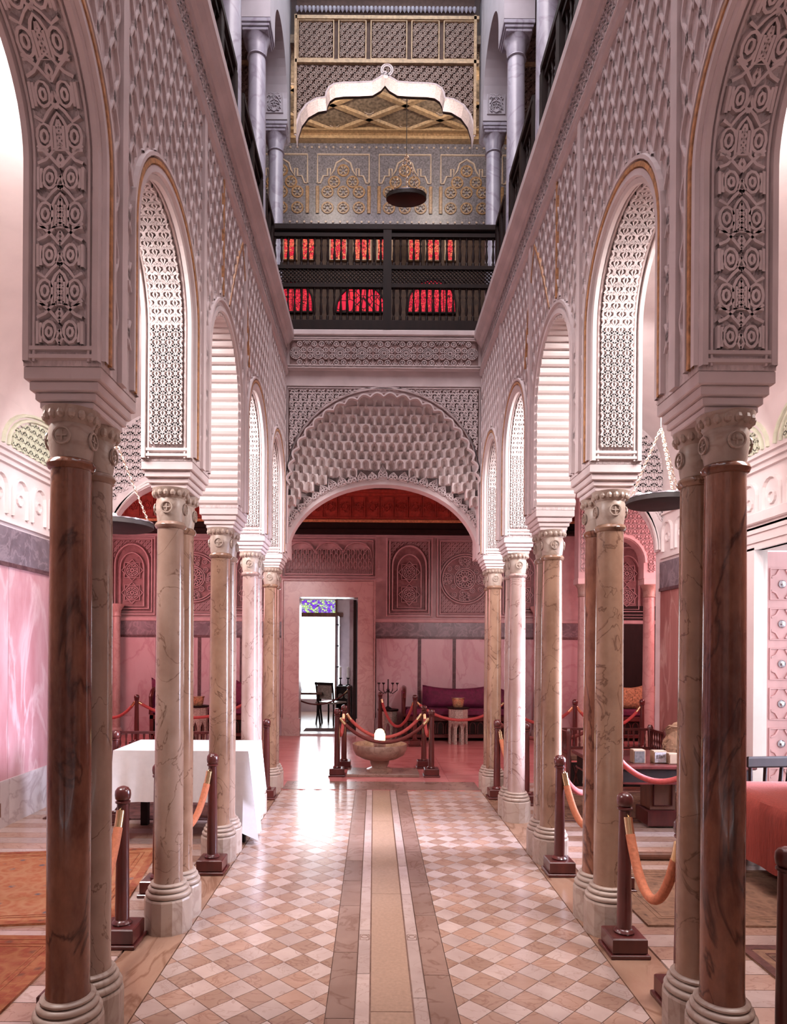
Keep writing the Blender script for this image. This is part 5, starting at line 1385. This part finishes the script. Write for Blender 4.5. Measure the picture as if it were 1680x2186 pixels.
def pot(label, x, y, z):
    t = thing('brass_pot', label, 'pot', (x, y, z), 0, 'chased brass pots')
    MB().lathe([(.07, 0), (.085, .02), (.098, .10), (.10, .13), (.092, .13), (.08, .06), (.02, .03)], 20).build('body', 'pot', t, True)
    MB().lathe([(.100, .13), (.112, .135), (.112, .15), (.095, .15)], 20).build('rim', 'brass', t, True)
    MB().ribbons([circ(0, .07, .03, 8)], .014, .006, lambda x, z_, h: (x, -.098 - h, z_)).build('medallion', 'brass', t)
pot('chased brass pot on the octagonal table before the magenta sofa', 1.30, 11.16, .60)
pot('chased brass pot on the octagonal table before the left sofa', -2.98, 11.14, .60)
t = thing('candelabrum', 'dark branched candelabrum on the octagonal table by the doorway', 'candelabrum', (.16, 11.84, .50))
MB().lathe([(.07, 0), (.06, .02), (.015, .05), (.012, .30), (.03, .33), (.012, .36), (.01, .52)], 12).build('stem', 'iron', t, True)
for s, q in ((-1, .16), (1, .16), (1, .08), (-1, .08)):
    MB().tube([(0, 0, .32), (s * q * .5, 0, .27), (s * q, 0, .33), (s * q, 0, .43)], .008, 6).build('branch', 'iron', t, True)
    MB().lathe([(.01, .43), (.03, .45), (.022, .46)], 10, (s * q, 0, 0)).build('drip_pan', 'iron', t, True)

# ---------------- hanging lamps
def chandelier(label, x, y, z, r, top, tilt=0.0, bulbs=4):
    t = thing('disc_chandelier', label, 'chandelier', (x, y, z), 0, 'disc chandeliers')
    dd = MB().lathe([(.02, -.012), (r * .9, -.014), (r, 0), (r, .035), (r * .94, .045), (r * .9, .02), (.02, .015)], 40).build('disc', 'iron', t, True); dd.rotation_euler = (tilt, 0, 0)
    MB().lathe([(r * .93, .046), (r * 1.004, .038), (r * 1.004, .048), (r * .93, .052)], 40).build('rim', 'steel', t, True).rotation_euler = (tilt, 0, 0)
    apex = Vector((0, 0, min(top - z, r * 2.3)))
    link = MB().tube([(.006 * cos(a), 0, .011 * sin(a)) for a in [k * pi / 4 for k in range(8)]], .0022, 5, True).mesh('chain_link', 'chain')
    for k in range(3):
        a = 2 * pi * k / 3 + .5; p = Vector((r * .9 * cos(a), r * .9 * sin(a) * cos(tilt), .04 + r * .9 * sin(a) * sin(tilt))); c = MB(); n = int((apex - p).length / .022)
        for i in range(n):
            q = p.lerp(apex, i / n); ux = Vector((cos(i * pi / 2), sin(i * pi / 2), 0)); dz = (apex - p).normalized()
            c.tube([q + ux * .010 * cos(b) + dz * .017 * sin(b) for b in [j * pi / 3 for j in range(6)]], .0042, 5, True)
        c.build('chain', 'chain', t)
    c = MB(); c.tube([apex, (0, 0, top - z)], .006, 6); c.build('hanging_rod', 'iron', t)
    for k in range(bulbs):
        a = 2 * pi * k / bulbs + .3
        MB().lathe([(.03, .035), (.032, .05), (.02, .075), (.004, .08)], 10, (r * .78 * cos(a), r * .78 * sin(a), 0)).build('bulb', 'bulb', t, True)
    return t
chandelier('dark disc chandelier on chains in the right aisle', 2.23, 5.5, 2.74, .27, 4.36)
chandelier('dark disc chandelier on chains in the left aisle', -2.36, 5.95, 2.60, .32, 4.36)
chandelier('dark disc chandelier hanging before the blue tiles in the gallery', .29, 8.75, 7.35, .26, 8.74, .26, 0)
